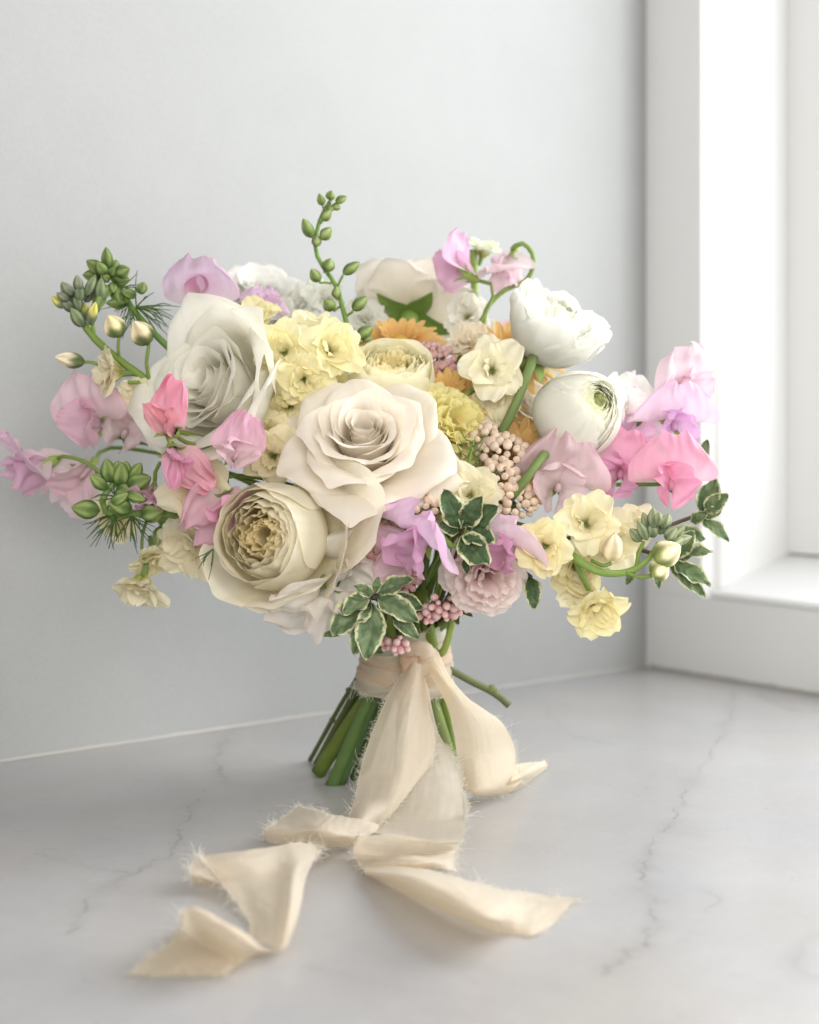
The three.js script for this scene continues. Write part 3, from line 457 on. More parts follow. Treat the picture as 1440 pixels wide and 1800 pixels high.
{
  const g = plainThing('stock', 'pale yellow stock stem with many double florets between the white rose and the larkspur', 'stock', 530, 700, 0.03);
  line(g, 'stem', [[560, 560, 0.0], [545, 640, 0.015], [540, 740, 0.02], [600, 900, 0.01], [700, 1080, 0.0]], 0.0028, MID);
  floret(g, 578, 618, 0.045, V(0.35, 0.35, 0.85), 1.18, YELLOW_CREAM, 1); floret(g, 548, 588, 0.02, V(0.0, 0.9, 0.35), 1.10, CREAM, 2);
  floret(g, 500, 622, 0.048, V(-0.2, 0.15, 0.95), 1.08, YELLOW_CREAM, 3); floret(g, 535, 668, 0.052, V(0.1, -0.2, 0.95), 1.0, YELLOW_CREAM, 4);
  floret(g, 570, 680, 0.04, V(0.5, -0.3, 0.8), 1.05, YELLOW_CREAM, 5); floret(g, 510, 712, 0.045, V(-0.1, -0.4, 0.9), 1.05, YELLOW_CREAM, 6); floret(g, 455, 566, 0.02, V(-0.1, 0.7, 0.6), 0.85, YELLOW_CREAM, 7);
}
{
  const g = plainThing('stock', 'cream white stock florets in the gap left of the bare ranunculus stem', 'stock', 865, 680, 0.03);
  line(g, 'stem', [[860, 640, 0.03], [850, 720, 0.03], [820, 830, 0.01], [740, 1080, 0]], 0.0026, MID);
  line(g, 'stem', [[838, 680, 0.035], [815, 700, 0.045], [800, 745, 0.045], [790, 790, 0.03]], 0.0012, MID);
  floret(g, 864, 652, 0.042, V(0.05, 0.25, 0.95), 1.15, [0.92, 0.88, 0.68], 11); floret(g, 868, 692, 0.036, V(0.1, -0.45, 0.85), 0.98, [0.92, 0.87, 0.66], 12); floret(g, 830, 612, -0.005, V(-0.2, 0.6, 0.5), 0.95, [0.86, 0.78, 0.62], 13);
}
{
  const g = plainThing('stock', 'single cream stock floret cupped behind the tips of the variegated leaves', 'stock', 826, 868, 0.07);
  line(g, 'stem', [[826, 872, 0.066], [815, 920, 0.05], [760, 1070, 0]], 0.002, MID);
  floret(g, 826, 872, 0.074, V(0.0, 0.35, 0.9), 1.10, CREAM, 21); floret(g, 768, 895, 0.05, V(-0.2, 0.2, 0.9), 0.8, CREAM, 22);
}
{
  const g = plainThing('stock', 'cream stock florets crowded under the pink sweet peas, left of the lower rose', 'stock', 350, 880, 0.04);
  line(g, 'stem', [[300, 840, 0.03], [370, 880, 0.03], [480, 930, 0.02], [680, 1090, 0]], 0.0024, MID);
  floret(g, 350, 858, 0.062, V(-0.05, 0.05, 1), 1.30, [0.92, 0.86, 0.64], 31); floret(g, 482, 802, 0.058, V(-0.05, 0.0, 1), 1.12, [0.91, 0.84, 0.60], 32); floret(g, 340, 950, 0.03, V(-0.3, -0.5, 0.8), 1.30, [0.92, 0.86, 0.66], 33); floret(g, 405, 915, 0.03, V(0, 0, 1), 1.1, CREAM, 34); floret(g, 478, 765, 0.05, V(-0.1, 0.3, 0.9), 0.9, [0.91, 0.84, 0.58], 35); floret(g, 210, 905, 0.0, V(-0.4, -0.4, 0.7), 0.95, WARM_CREAM, 36);
}
{
  const g = plainThing('stock', 'stock spray at upper left with grey green buds, three fat cream buds and one floret', 'stock', 250, 660, 0.02);
  line(g, 'stem', [[142, 560, 0.02], [162, 590, 0.022], [200, 625, 0.024], [258, 668, 0.026], [380, 760, 0.02], [600, 950, 0]], t => 0.0020 + t * 0.0010, MID, 26);
  line(g, 'stem', [[168, 600, 0.022], [163, 560, 0.024], [176, 520, 0.024]], 0.0010, MID); line(g, 'stem', [[210, 632, 0.024], [208, 610, 0.028], [210, 588, 0.028]], 0.0009, MID); line(g, 'stem', [[264, 672, 0.026], [258, 640, 0.03], [262, 605, 0.03]], 0.0010, MID); line(g, 'stem', [[186, 650, 0.026], [165, 638, 0.028], [148, 636, 0.028]], 0.0009, MID); line(g, 'stem', [[142, 562, 0.02], [128, 545, 0.02], [112, 535, 0.02]], 0.0009, MID); line(g, 'stem', [[260, 668, 0.026], [240, 672, 0.03], [225, 672, 0.03]], 0.001, MID);
  const fat = pod(0.0125, 0.0050, [0.16, 0.22, 0.08], [0.83, 0.70, 0.40], 0, 4), slim = pod(0.011, 0.0030, GREY_GREEN, [0.22, 0.27, 0.14], 1), slim2 = pod(0.0095, 0.0027, [0.12, 0.15, 0.10], [0.24, 0.26, 0.17], 2), tipped = pod(0.0115, 0.0034, GREY_GREEN, [0.62, 0.58, 0.16], 3, 4);
  bud(g, 212, 592, 0.028, V(-0.45, 0.85, 0.3), fat); bud(g, 262, 606, 0.03, V(-0.5, 0.85, 0.3), pod(0.0155, 0.0060, [0.14, 0.18, 0.07], [0.83, 0.69, 0.44], 1, 4)); bud(g, 150, 637, 0.028, V(-0.95, 0.18, 0.3), pod(0.0155, 0.0052, [0.12, 0.16, 0.07], [0.80, 0.70, 0.50], 2, 5));
  for (const [x, y, a, k] of [[118, 540, 2.5, 3], [130, 535, 2.1, 1], [140, 530, 1.6, 1], [150, 532, 1.25, 2], [128, 520, 2.2, 2], [141, 515, 1.7, 2], [122, 528, 2.6, 2], [152, 520, 1.2, 1], [140, 545, 1.9, 1], [132, 548, 2.4, 2], [150, 565, 1.75, 3], [158, 572, 1.3, 3], [176, 530, 1.5, 1], [147, 575, 2.1, 1], [162, 556, 1.1, 3]]) bud(g, x, y, 0.022 + 0.004 * Math.sin(x), V(Math.cos(a), Math.sin(a), 0.45 * Math.sin(x * 3)), k === 1 ? slim : k === 2 ? slim2 : tipped);
  floret(g, 205, 655, 0.03, V(-0.85, 0.05, 0.5), 1.0, [0.92, 0.85, 0.64], 41); floret(g, 248, 690, 0.02, V(-0.2, -0.4, 0.85), 0.8, CREAM, 42);
}
{
  const g = plainThing('stock', 'drooping stock tip at lower left with two dangling cream florets', 'stock', 255, 905, 0.03);
  line(g, 'stem', [[245, 905, 0.028], [300, 900, 0.034], [350, 925, 0.04], [430, 960, 0.03], [640, 1080, 0.0]], t => 0.0020 + t * 0.0008, MID);
  line(g, 'stem', [[262, 905, 0.028], [252, 935, 0.03], [250, 965, 0.03], [256, 990, 0.03]], 0.0009, [0.15, 0.22, 0.07]);
  line(g, 'stem', [[330, 890, 0.036], [305, 905, 0.034], [280, 915, 0.03]], 0.0024, [0.24, 0.33, 0.10]); line(g, 'stem', [[285, 915, 0.03], [280, 935, 0.03], [275, 950, 0.03]], 0.0010, MID);
  bud(g, 282, 925, 0.03, V(-0.1, -0.95, 0.2), pod(0.012, 0.0036, [0.18, 0.25, 0.08], [0.24, 0.30, 0.12], 0));
  floret(g, 250, 1022, 0.032, V(-0.15, -0.8, 0.6), 1.10, [0.93, 0.88, 0.68], 51); floret(g, 270, 970, 0.02, V(0.25, -0.75, 0.5), 0.98, [0.92, 0.85, 0.60], 52);
}
{
  const g = plainThing('stock', 'cream and yellow stock at lower right with a thick curved green stem and budded tip', 'stock', 1020, 960, 0.06);
  line(g, 'stem', [[900, 960, 0.03], [985, 960, 0.06], [1010, 980, 0.082], [1045, 1002, 0.085], [1085, 1008, 0.082], [1120, 998, 0.08], [1146, 975, 0.078], [1158, 955, 0.076]], t => 0.0032 - t * 0.0018, [0.22, 0.33, 0.08], 34);
  line(g, 'stem', [[1100, 1006, 0.082], [1125, 1014, 0.082], [1145, 1012, 0.082]], 0.0011, MID); line(g, 'stem', [[1118, 995, 0.08], [1124, 970, 0.08], [1132, 952, 0.078]], 0.0010, MID); line(g, 'stem', [[1012, 985, 0.08], [1022, 1010, 0.076], [1035, 1035, 0.07]], 0.0016, MID); line(g, 'stem', [[1040, 985, 0.08], [1060, 994, 0.084], [1075, 990, 0.084]], 0.001, MID);
  floret(g, 1030, 922, 0.075, V(0.0, 0.35, 0.95), 1.08, [0.92, 0.86, 0.60], 61); floret(g, 958, 962, 0.084, V(-0.1, 0.1, 1), 1.06, [0.92, 0.85, 0.54], 62); floret(g, 1072, 952, 0.06, V(0.3, 0.1, 0.9), 1.10, [0.92, 0.86, 0.62], 63); floret(g, 1010, 992, 0.06, V(0.1, -0.5, 0.85), 1.05, [0.92, 0.85, 0.54], 64); floret(g, 1045, 1062, 0.066, V(0.15, -0.55, 0.85), 1.08, [0.92, 0.85, 0.52], 65); floret(g, 1025, 1032, 0.055, V(-0.4, -0.4, 0.8), 0.95, CREAM, 66); floret(g, 1118, 928, 0.05, V(0.2, 0.3, 0.9), 0.8, CREAM, 67);
  const slim = pod(0.0095, 0.0030, [0.17, 0.22, 0.12], [0.30, 0.34, 0.20], 5), fat = pod(0.0130, 0.0058, [0.30, 0.36, 0.12], [0.85, 0.76, 0.46], 6, 4);
  for (const [x, y, a] of [[1138, 950, 2.0], [1148, 945, 1.7], [1160, 940, 1.35], [1170, 948, 0.9], [1150, 930, 1.6], [1165, 930, 1.2], [1178, 942, 0.7], [1128, 952, 2.3], [1172, 962, 0.5], [1158, 925, 1.5], [1180, 955, 0.3], [1142, 936, 1.9]]) bud(g, x, y, 0.078 + 0.004 * Math.sin(x), V(Math.cos(a), Math.sin(a), 0.5 * Math.sin(x * 2.3)), slim);
  bud(g, 1145, 1012, 0.082, V(0.75, 0.6, 0.3), fat); bud(g, 1150, 985, 0.084, V(0.8, 0.5, 0.3), fat); bud(g, 1072, 985, 0.084, V(0.1, 0.9, 0.4), pod(0.013, 0.0055, [0.80, 0.68, 0.40], [0.80, 0.66, 0.44], 7, 5));
}

{
  const g = plainThing('stock', 'blurred white stock florets at the back, right of the mauve topmost sweet pea stem', 'stock', 830, 560, -0.07);
  line(g, 'stem', [[832, 440, -0.075], [835, 500, -0.07], [828, 580, -0.06], [780, 800, -0.04], [735, 1080, -0.005]], 0.0024, PALE_GREEN);
  floret(g, 848, 446, -0.072, V(0.2, 0.8, 0.3), 0.75, [0.84, 0.86, 0.70], 71); floret(g, 822, 560, -0.06, V(-0.2, 0.3, 0.8), 1.0, [0.86, 0.85, 0.76], 72); floret(g, 850, 600, -0.05, V(0.3, 0.2, 0.8), 0.9, [0.86, 0.85, 0.76], 73);
}
{
  const g = plainThing('stock', 'blurred white stock spray at the back, behind the larkspur spike', 'stock', 545, 560, -0.075);
  line(g, 'stem', [[548, 500, -0.075], [550, 560, -0.07], [600, 700, -0.05], [710, 1080, -0.005]], 0.0022, PALE_GREEN);
  floret(g, 530, 545, -0.07, V(-0.2, 0.5, 0.8), 1.0, [0.86, 0.86, 0.79], 74); floret(g, 565, 530, -0.075, V(0.2, 0.6, 0.7), 0.9, [0.86, 0.86, 0.79], 75); floret(g, 640, 565, -0.07, V(0.2, 0.4, 0.8), 0.9, [0.86, 0.86, 0.79], 76); floret(g, 490, 570, -0.06, V(-0.1, 0.4, 0.8), 0.9, [0.86, 0.85, 0.78], 77);
}

// ---------------------------------------------------------------- amber chrysanthemums
{
  const kinds = [];
  for (let k = 0; k < 9; k++) { const t = Math.floor(k / 3); kinds.push(petal({ L: 0.023 - t * 0.004, W: 0.0034, r0: 0.003 - t * 0.0006, th: [[0, 60 - t * 22], [0.4, 78 - t * 20], [1, [98, 70, 40][t] + k % 3 * 7]], Rc: 0.0036, base: 0.5, wide: 0.6, end: 0.45, drop: 0.04, tip: 0.02, bump: 0.0008, nu: 8, nv: 9, seed: 80 + k, phi: 0, color: tone([0.66, 0.34, 0.07], [0.83, 0.57, 0.23], 0.45, 0.5) })); }
  const mum = (label, px, py, z, d, s) => {
    const g = head('chrysanthemum', label, 'chrysanthemum', P(px, py, z), d, V(0, 1, -0.7), 0.006), rnd = rngOf(px);
    [20, 17, 12].forEach((n, t) => { for (let i = 0; i < n; i++) { const m = mesh('petal', kinds[t * 3 + Math.floor(rnd() * 3)], M.petal, g); m.rotation.y = i / n * 6.283 + t * 0.15 + rnd() * 0.12; m.scale.setScalar(s * (0.92 + rnd() * 0.16)); } });
    mesh('flower_heart', paint(new THREE.SphereGeometry(0.005 * s, 14, 10).scale(1, 0.6, 1).translate(0, 0.005 * s, 0), () => [0.55, 0.36, 0.06]), M.leaf, g);
    stemOf(g, g.position, d, { r: 0.0016, off: [0.003, -0.004] });
  };
  mum('amber chrysanthemum behind the small yellow rose, under the blurred white rose', 703, 600, -0.02, V(0, 0.86, 0.5), 1.15);
  mum('amber chrysanthemum behind the cream white stock florets', 895, 625, -0.005, V(0.15, 0.8, 0.55), 1.32);
  mum('amber chrysanthemum between the mauve rice flower and the yellow carnation', 782, 690, 0.035, V(0.05, 0.75, 0.65), 0.98);
  mum('amber chrysanthemum in the gap below the cream white stock florets', 862, 745, 0.02, V(0.1, 0.7, 0.7), 1.22);
  mum('amber chrysanthemum against the side of the round ranunculus', 915, 800, 0.035, V(0.25, 0.5, 0.8), 1.15);
}

// ---------------------------------------------------------------- rice flower: domes of small round buds on wiry stalks
{
  const berries = (c, tipC) => [0, 1, 2].map(k => paint(new THREE.SphereGeometry(0.00225, 10, 8).scale(1, 1.18 + k * 0.1, 1), (x, y, z) => { const n = 1 + 0.12 * noise(x * 900, y * 900 + k * 5, z * 900); return mixC(c, tipC, smooth(0.0014, 0.0026, y)).map(q => q * n * (0.9 + 0.1 * k)); }));
  const TAN = berries([0.76, 0.63, 0.49], [0.60, 0.44, 0.34]), MAU = berries([0.60, 0.40, 0.37], [0.44, 0.23, 0.23]), PNK = berries([0.64, 0.36, 0.36], [0.74, 0.56, 0.54]);
  const rice = (label, domes, size, kinds) => {                               // domes: [px, py, z, radius in photo pixels across, up, normal]
    const [px, py, z] = domes[0], g = plainThing('rice_flower', label, 'rice flower', px, py, z - 0.01), rnd = rngOf(px * 7 + py);
    const root = toLocal(g, P(lerp(px, 725, 0.5), lerp(py, 1080, 0.5), z - 0.05)), stalks = [];
    for (const [x, y, zz, rx, ry, nrm, dens = 1] of domes) {
      const c = toLocal(g, P(x, y, zz)), k = (DIST - zz) / FP, N = nrm.clone().normalize(), A = V(0, 0, 0).crossVectors(Math.abs(N.y) > 0.9 ? V(1, 0, 0) : V(0, 1, 0), N).normalize(), B = V(0, 0, 0).crossVectors(N, A), kept = [];
      const RX = rx * k, RY = ry * k, D = 0.0037 * size;
      for (let t = 0; t < 900 && kept.length < 110; t++) {
        const a = rnd() * 6.283, q = Math.sqrt(rnd()), u = Math.cos(a) * q, v = Math.sin(a) * q, lift = Math.sqrt(Math.max(0, 1 - q * q)) * Math.min(RX, RY) * 0.75 + 0.0022 * noise(u * 2.6 + x, v * 2.6, y);
        const p = c.clone().addScaledVector(A, u * RX).addScaledVector(B, v * RY).addScaledVector(N, lift);
        if (kept.some(o => o.distanceTo(p) < D)) continue;
        kept.push(p);
        const m = mesh('berry', kinds[Math.floor(rnd() * 3)], M.berry, g), out = N.clone().multiplyScalar(0.9).addScaledVector(A, u * 0.7).addScaledVector(B, v * 0.7).add(V((rnd() - 0.5) * 0.5, (rnd() - 0.5) * 0.5, (rnd() - 0.5) * 0.5));
        m.position.copy(p); m.setRotationFromMatrix(frame(out, V(0.31, 0.2, 0.93))); m.scale.setScalar(size * (0.66 + rnd() * 0.56));
        const hub = c.clone().addScaledVector(A, u * RX * 0.5).addScaledVector(B, v * RY * 0.5).addScaledVector(N, -0.006);
        stalks.push(tube([p.clone().addScaledVector(out.normalize(), -0.001), p.clone().lerp(hub, 0.5).add(V(0.0004, -0.0004, 0)), hub], 0.00035, [0.26, 0.16, 0.11], 4, 4));
      }
      stalks.push(tube([c.clone().addScaledVector(N, -0.005), c.clone().lerp(root, 0.5).add(V(0, 0, 0.004)), root], 0.0010, [0.16, 0.12, 0.07], 10, 6));
    }
    mesh('stalks', mergeGeometries(stalks), M.stem, g).userData.kind = 'stuff';
    
  };
  rice('mauve rice flower dome behind the small yellow rose', [[752, 632, 0.012, 46, 30, V(0.1, 0.75, 0.6)], [778, 662, 0.02, 26, 22, V(0.3, 0.2, 0.9)]], 0.95, MAU);
  rice('tall tan rice flower in the middle right, left of the bare green stem', [[850, 772, 0.055, 26, 30, V(-0.3, 0.6, 0.7)], [885, 800, 0.058, 40, 36, V(0.1, 0.5, 0.85)], [880, 845, 0.066, 30, 34, V(0, 0.2, 1)], [905, 882, 0.062, 36, 30, V(0.1, -0.1, 1)], [945, 845, 0.04, 34, 26, V(0.3, 0.1, 0.9)]], 1.0, TAN);
  rice('tan rice flower between the blush rose and the variegated leaves', [[728, 892, 0.086, 42, 30, V(-0.1, 0.1, 1)], [775, 868, 0.074, 36, 26, V(0.1, 0.3, 0.95)], [695, 905, 0.07, 24, 24, V(-0.2, 0, 1)], [800, 830, 0.045, 30, 24, V(0.1, 0.3, 0.9)]], 1.0, TAN);
  rice('mauve rice flower tucked against the loose petal of the garden rose', [[664, 950, 0.078, 30, 34, V(-0.1, -0.1, 1)], [640, 975, 0.076, 24, 22, V(-0.2, -0.2, 1)], [690, 960, 0.072, 22, 34, V(0.1, -0.1, 1)], [700, 1015, 0.066, 34, 30, V(0, -0.4, 0.9)]], 0.98, MAU);
  rice('pink rice flower dome just above the binding', [[778, 1066, 0.052, 32, 22, V(0.1, -0.35, 0.9)], [752, 1078, 0.05, 16, 14, V(0, -0.4, 0.9)]], 0.98, PNK);
  rice('tiny dangling pink rice flower in front of the ribbon binding', [[696, 1132, 0.068, 24, 13, V(0, -0.35, 0.9)]], 0.82, PNK);
  rice('sliver of pink rice flower under the white sweet pea', [[552, 1078, 0.068, 14, 10, V(0, -0.4, 0.9)]], 0.7, PNK);
}

// ---------------------------------------------------------------- green spikes with feathery leaves
function feather(parent, at, dirs, seed, len, name = 'feathery_leaf') {
  const rnd = rngOf(seed), parts = [], o = toLocal(parent, at);
  for (const [dx, dy, dz] of dirs) {
    let p = o.clone(), d = V(dx, dy, dz).normalize(); const pts = [p.clone()], L = len * (0.6 + rnd() * 0.7), bend = V(rnd() - 0.5, -0.35 + (rnd() - 0.5) * 0.8, rnd() - 0.5);
    for (let i = 0; i < 5; i++) { d.addScaledVector(bend, 0.28).normalize(); p = p.clone().addScaledVector(d, L / 5); pts.push(p); }
    parts.push(tube(pts, t => 0.00048 * (1 - t * 0.65), [0.07, 0.13, 0.03], 10, 5));
    if (rnd() < 0.6) { let q = pts[2].clone(), e = d.clone().add(V(rnd() - 0.5, rnd() - 0.5, rnd() - 0.5)).normalize(); parts.push(tube([q, q.clone().addScaledVector(e, L * 0.2), q.clone().addScaledVector(e, L * 0.38).add(V(0, -0.002, 0))], t => 0.0004 * (1 - t * 0.6), [0.07, 0.13, 0.03], 6, 5)); }
  }
  return mesh(name, mergeGeometries(parts), M.leaf, parent);
}
const around = (n, seed, bx = 0, by = 0) => { const r = rngOf(seed); return Array.from({ length: n }, () => [bx + (r() - 0.5) * 2, by + (r() - 0.5) * 2, (r() - 0.5) * 1.2]); };
{
  const g = plainThing('larkspur', 'tall green budded larkspur spike rising above all other flowers', 'larkspur', 615, 600, 0.0);
  line(g, 'stem', [[583, 350, -0.01], [566, 378, -0.008], [555, 420, -0.006], [556, 445, -0.004], [572, 475, -0.002], [590, 500, 0], [602, 540, 0.002], [612, 580, 0.004], [622, 640, 0.0], [690, 1080, 0]], t => 0.0011 + t * 0.0013, [0.16, 0.27, 0.06], 34);
  const a = pod(0.0085, 0.0031, [0.18, 0.24, 0.075], [0.27, 0.33, 0.13], 1, 3), b = pod(0.0098, 0.0034, [0.15, 0.215, 0.065], [0.25, 0.32, 0.12], 2, 3), c = pod(0.0062, 0.0024, [0.16, 0.225, 0.07], [0.24, 0.31, 0.11], 3, 3);
  for (const [sx, sy, x, y, dx, dy, k] of [[580, 354, 580, 352, 0.2, 1, c], [580, 358, 590, 356, 1, 0.5, c], [578, 362, 585, 362, 0.6, -0.2, c], [572, 366, 568, 362, -0.3, 1, c], [568, 372, 574, 370, 0.9, 0.4, c], [564, 384, 566, 388, 0.8, 0.9, a], [556, 412, 550, 418, -0.5, 1, b], [556, 418, 564, 421, 0.75, 0.8, a], [555, 430, 556, 434, 0.1, 0.9, a], [570, 470, 575, 478, 0.3, 1, b], [582, 490, 562, 495, -0.3, 0.45, b], [592, 500, 603, 482, 0.8, 0.55, b], [590, 505, 592, 525, 0, 1, a], [600, 530, 588, 545, -0.75, 0.8, b], [606, 552, 620, 546, 0.8, 0.75, b], [612, 580, 628, 595, 0.8, 0.6, b], [616, 600, 638, 600, 0.9, 0.5, c]]) {
    line(g, 'bud_stalk', [[sx, sy + 8, 0], [lerp(sx, x, 0.5), lerp(sy, y, 0.5) + 4, 0.002], [x, y + 2, 0.004]], 0.0007, [0.17, 0.28, 0.06], 8);
    bud(g, x, y, 0.004, V(dx, dy, 0.3), k);
  }
}
{
  const g = plainThing('larkspur', 'green larkspur tip with a dense bud cluster at upper left and feathery leaves', 'larkspur', 255, 590, 0.015);
  line(g, 'stem', [[192, 480, 0.012], [212, 508, 0.014], [235, 545, 0.016], [270, 585, 0.018], [310, 625, 0.016], [420, 760, 0.01], [640, 1060, 0]], t => 0.0016 + t * 0.0012, [0.12, 0.21, 0.045], 30);
  const a = pod(0.0105, 0.0034, [0.095, 0.15, 0.045], [0.17, 0.235, 0.08], 1, 4), b = pod(0.008, 0.0029, [0.10, 0.16, 0.045], [0.18, 0.245, 0.08], 2, 4);
  for (const [x, y, dx, dy, k] of [[190, 472, 0, 1, a], [182, 478, -0.8, 0.55, a], [198, 474, 0.5, 0.8, b], [205, 482, 0.95, 0.35, a], [178, 486, -1, 0.05, a], [186, 482, -0.3, 0.5, b], [196, 482, 0.25, 0.4, b], [200, 490, 0.8, -0.1, a], [190, 492, -0.1, 0.1, b], [184, 494, -0.6, -0.5, a], [196, 498, 0.2, -0.5, b], [202, 500, 0.3, -0.9, a], [190, 502, -0.2, -0.8, a], [225, 534, -0.97, 0.0, a], [240, 520, -0.7, 0.2, b], [246, 516, 0.4, 0.8, b], [180, 512, -0.2, -0.9, a]]) bud(g, x, y, 0.016 + 0.004 * Math.sin(x + y), V(dx, dy, 0.55), k);
  feather(g, P(240, 540, 0.016), around(15, 3, 0.75, 0.1), 4, 0.020); feather(g, P(228, 530, 0.018), around(9, 5, -0.3, -0.9), 6, 0.014); feather(g, P(214, 505, 0.016), around(4, 15, 0.9, 0.5), 16, 0.012);
}
{
  const g = plainThing('larkspur', 'nodding green bud cluster at lower left with striped buds and feathery leaves', 'larkspur', 250, 900, 0.04);
  line(g, 'stem', [[216, 840, 0.044], [190, 860, 0.046], [180, 890, 0.046], [200, 905, 0.044], [245, 902, 0.042], [300, 905, 0.044], [360, 930, 0.045], [460, 975, 0.03], [660, 1090, 0]], t => 0.0018 + t * 0.0008, [0.20, 0.31, 0.08], 34);
  const a = pod(0.0125, 0.0045, [0.11, 0.175, 0.05], [0.22, 0.30, 0.10], 1, 5), b = pod(0.0105, 0.0038, [0.125, 0.195, 0.055], [0.25, 0.33, 0.11], 2, 5);
  for (const [x, y, dx, dy, k] of [[194, 848, -0.1, 1, a], [206, 846, 0.1, 1, b], [218, 842, 0.2, 1, b], [230, 846, 0.5, 0.8, b], [212, 852, 0.1, 0.6, a], [226, 856, 0.85, 0.35, a], [205, 862, 0.9, -0.25, a], [222, 866, 0.9, -0.3, b], [196, 886, 0.8, 0.5, b], [176, 898, -0.95, 0.15, a], [232, 896, -0.8, 0.3, a], [250, 906, 0.8, 0.2, a], [188, 860, -0.5, 0.5, b]]) bud(g, x, y, 0.050 + 0.003 * Math.sin(x), V(dx, dy, 0.4), k);
  feather(g, P(200, 905, 0.046), around(18, 13, 0, -0.8), 14, 0.018); feather(g, P(232, 908, 0.046), around(12, 23, 0.2, -1), 24, 0.018); feather(g, P(205, 875, 0.05), around(8, 33, 0.3, 0), 34, 0.015); feather(g, P(375, 965, 0.1), around(6, 43, -0.9, -0.6), 44, 0.013);
}
{
  const g = plainThing('rosemary', 'short green rosemary like sprig beside the tan rice flower', 'sprig', 815, 880, 0.065), parts = [];
  line(g, 'stem', [[832, 775, 0.062], [826, 810, 0.066], [814, 850, 0.066], [806, 890, 0.06], [760, 1060, 0.01]], 0.0009, MID);
  for (let i = 0; i < 15; i++) { const t = i / 14, x = lerp(832, 810, t), y = lerp(778, 868, t), s = i % 2 ? 1 : -1, o = toLocal(g, P(x, y, 0.065)); parts.push(tube([o, o.clone().add(V(s * 0.004, 0.002, 0.001)), o.clone().add(V(s * 0.0065, 0.0065, 0.002))], q => 0.0005 * (1 - q * 0.6), [0.11, 0.19, 0.04], 6, 5)); }
  mesh('needles', mergeGeometries(parts), M.leaf, g).userData.kind = 'stuff';
  feather(g, P(850, 845, 0.068), around(7, 3, 0, 1.2), 4, 0.013);
}

// ---------------------------------------------------------------- variegated foliage
const leafSeed = { n: 1 };
function leaf(parent, b, t, width, o = {}) {                                  // b, t: base and tip as [px, py, z]
  const seed = leafSeed.n++ * 1.37, B = toLocal(parent, P(...b)), T = toLocal(parent, P(...t)), axis = T.clone().sub(B), L = axis.length(); axis.normalize();
  const face = (o.face ?? V(0.1, 0.35, 1)).clone().normalize(), side = V(0, 0, 0).crossVectors(axis, face).normalize(), nrm = V(0, 0, 0).crossVectors(side, axis).normalize(), W = width * L / 2, bow = (o.bow ?? 0.12) * L, dark = o.dark ?? [0.06, 0.105, 0.045], rim = o.rim ?? [0.62, 0.63, 0.38], mid = mixC(dark, [0.20, 0.27, 0.14], o.pale ?? 0.35);
  const geo = sheet(22, 30, (u, v) => {
    const out = Math.pow(Math.sin(Math.PI * Math.pow(clamp(v, 0.001, 0.999), 0.85)), 0.7) * (v < 0.14 ? smooth(-0.05, 0.14, v) * 0.8 + 0.05 : 1);
    const tooth = 1 + (0.075 * (((v * 7 + seed) % 1) - 0.4)) * smooth(0.6, 1, Math.abs(u)) * smooth(0.15, 0.4, v), x = u * W * out * tooth + W * 0.12 * noise(v * 2, seed, 1.1);
    const y = v * L, z = bow * Math.sin(v * Math.PI * 0.9) + Math.abs(u) * W * (o.cup ?? 0.32) + W * 0.22 * Math.sin(v * 13 + seed + Math.sign(u)) * Math.pow(Math.abs(u), 2.5) + W * 0.18 * noise(u * 1.5, v * 3, seed) + W * 0.05 * Math.sin(Math.abs(u) * 6 - v * 30);
    const p = B.clone().addScaledVector(axis, y).addScaledVector(side, x).addScaledVector(nrm, z); return [p.x, p.y, p.z];
  }, (u, v) => {
    const e = Math.max(Math.abs(u), smooth(0.8, 1, v) * 0.98), k = 0.80 + 0.13 * noise(v * 11, seed, u > 0 ? 2 : 7) + 0.09 * noise(v * 26, seed, u > 0 ? 3 : 9);
    if (e > k) return rim.map(c => c * (0.9 + 0.2 * noise(u * 9, v * 9, seed)));
    const patch = smooth(0.0, 0.25, noise(u * 1.6 + seed, v * 3.5, 0.7) + 0.05), ve = Math.abs(u) < 0.05 ? 0.5 : 0.3 * smooth(0.75, 1, Math.sin(Math.abs(u) * 9 - v * 34));
    return mixC(mixC(dark, mid, patch), [0.22, 0.30, 0.13], ve * 0.5).map(c => c * (1 + 0.12 * noise(u * 12, v * 14, seed)));
  });
  return mesh('leaf', geo, M.leaf, parent);
}
const TWIG = [0.075, 0.05, 0.035];
{
  const g = plainThing('variegated_sprig', 'dark green sprig with cream edged leaves in the middle, above the front sweet pea', 'foliage', 820, 945, 0.085);
  line(g, 'twig', [[812, 935, 0.086], [806, 965, 0.075], [770, 1070, 0.02]], 0.0012, TWIG);
  const o = { pale: 0.12 };
  leaf(g, [806, 928, 0.090], [778, 858, 0.094], 0.62, o); leaf(g, [815, 925, 0.089], [850, 868, 0.100], 0.52, o); leaf(g, [822, 932, 0.088], [880, 888, 0.098], 0.62, o); leaf(g, [820, 942, 0.090], [872, 960, 0.103], 0.72, { ...o, face: V(0, 0.6, 0.8) }); leaf(g, [812, 948, 0.092], [862, 1000, 0.108], 0.64, { ...o, face: V(-0.1, 0.4, 0.9) }); leaf(g, [804, 935, 0.088], [768, 922, 0.092], 0.7, o); leaf(g, [808, 920, 0.086], [812, 882, 0.088], 0.45, o); leaf(g, [752, 935, 0.08], [700, 918, 0.082], 0.5, o); leaf(g, [815, 985, 0.082], [822, 1010, 0.085], 0.6, o);
}
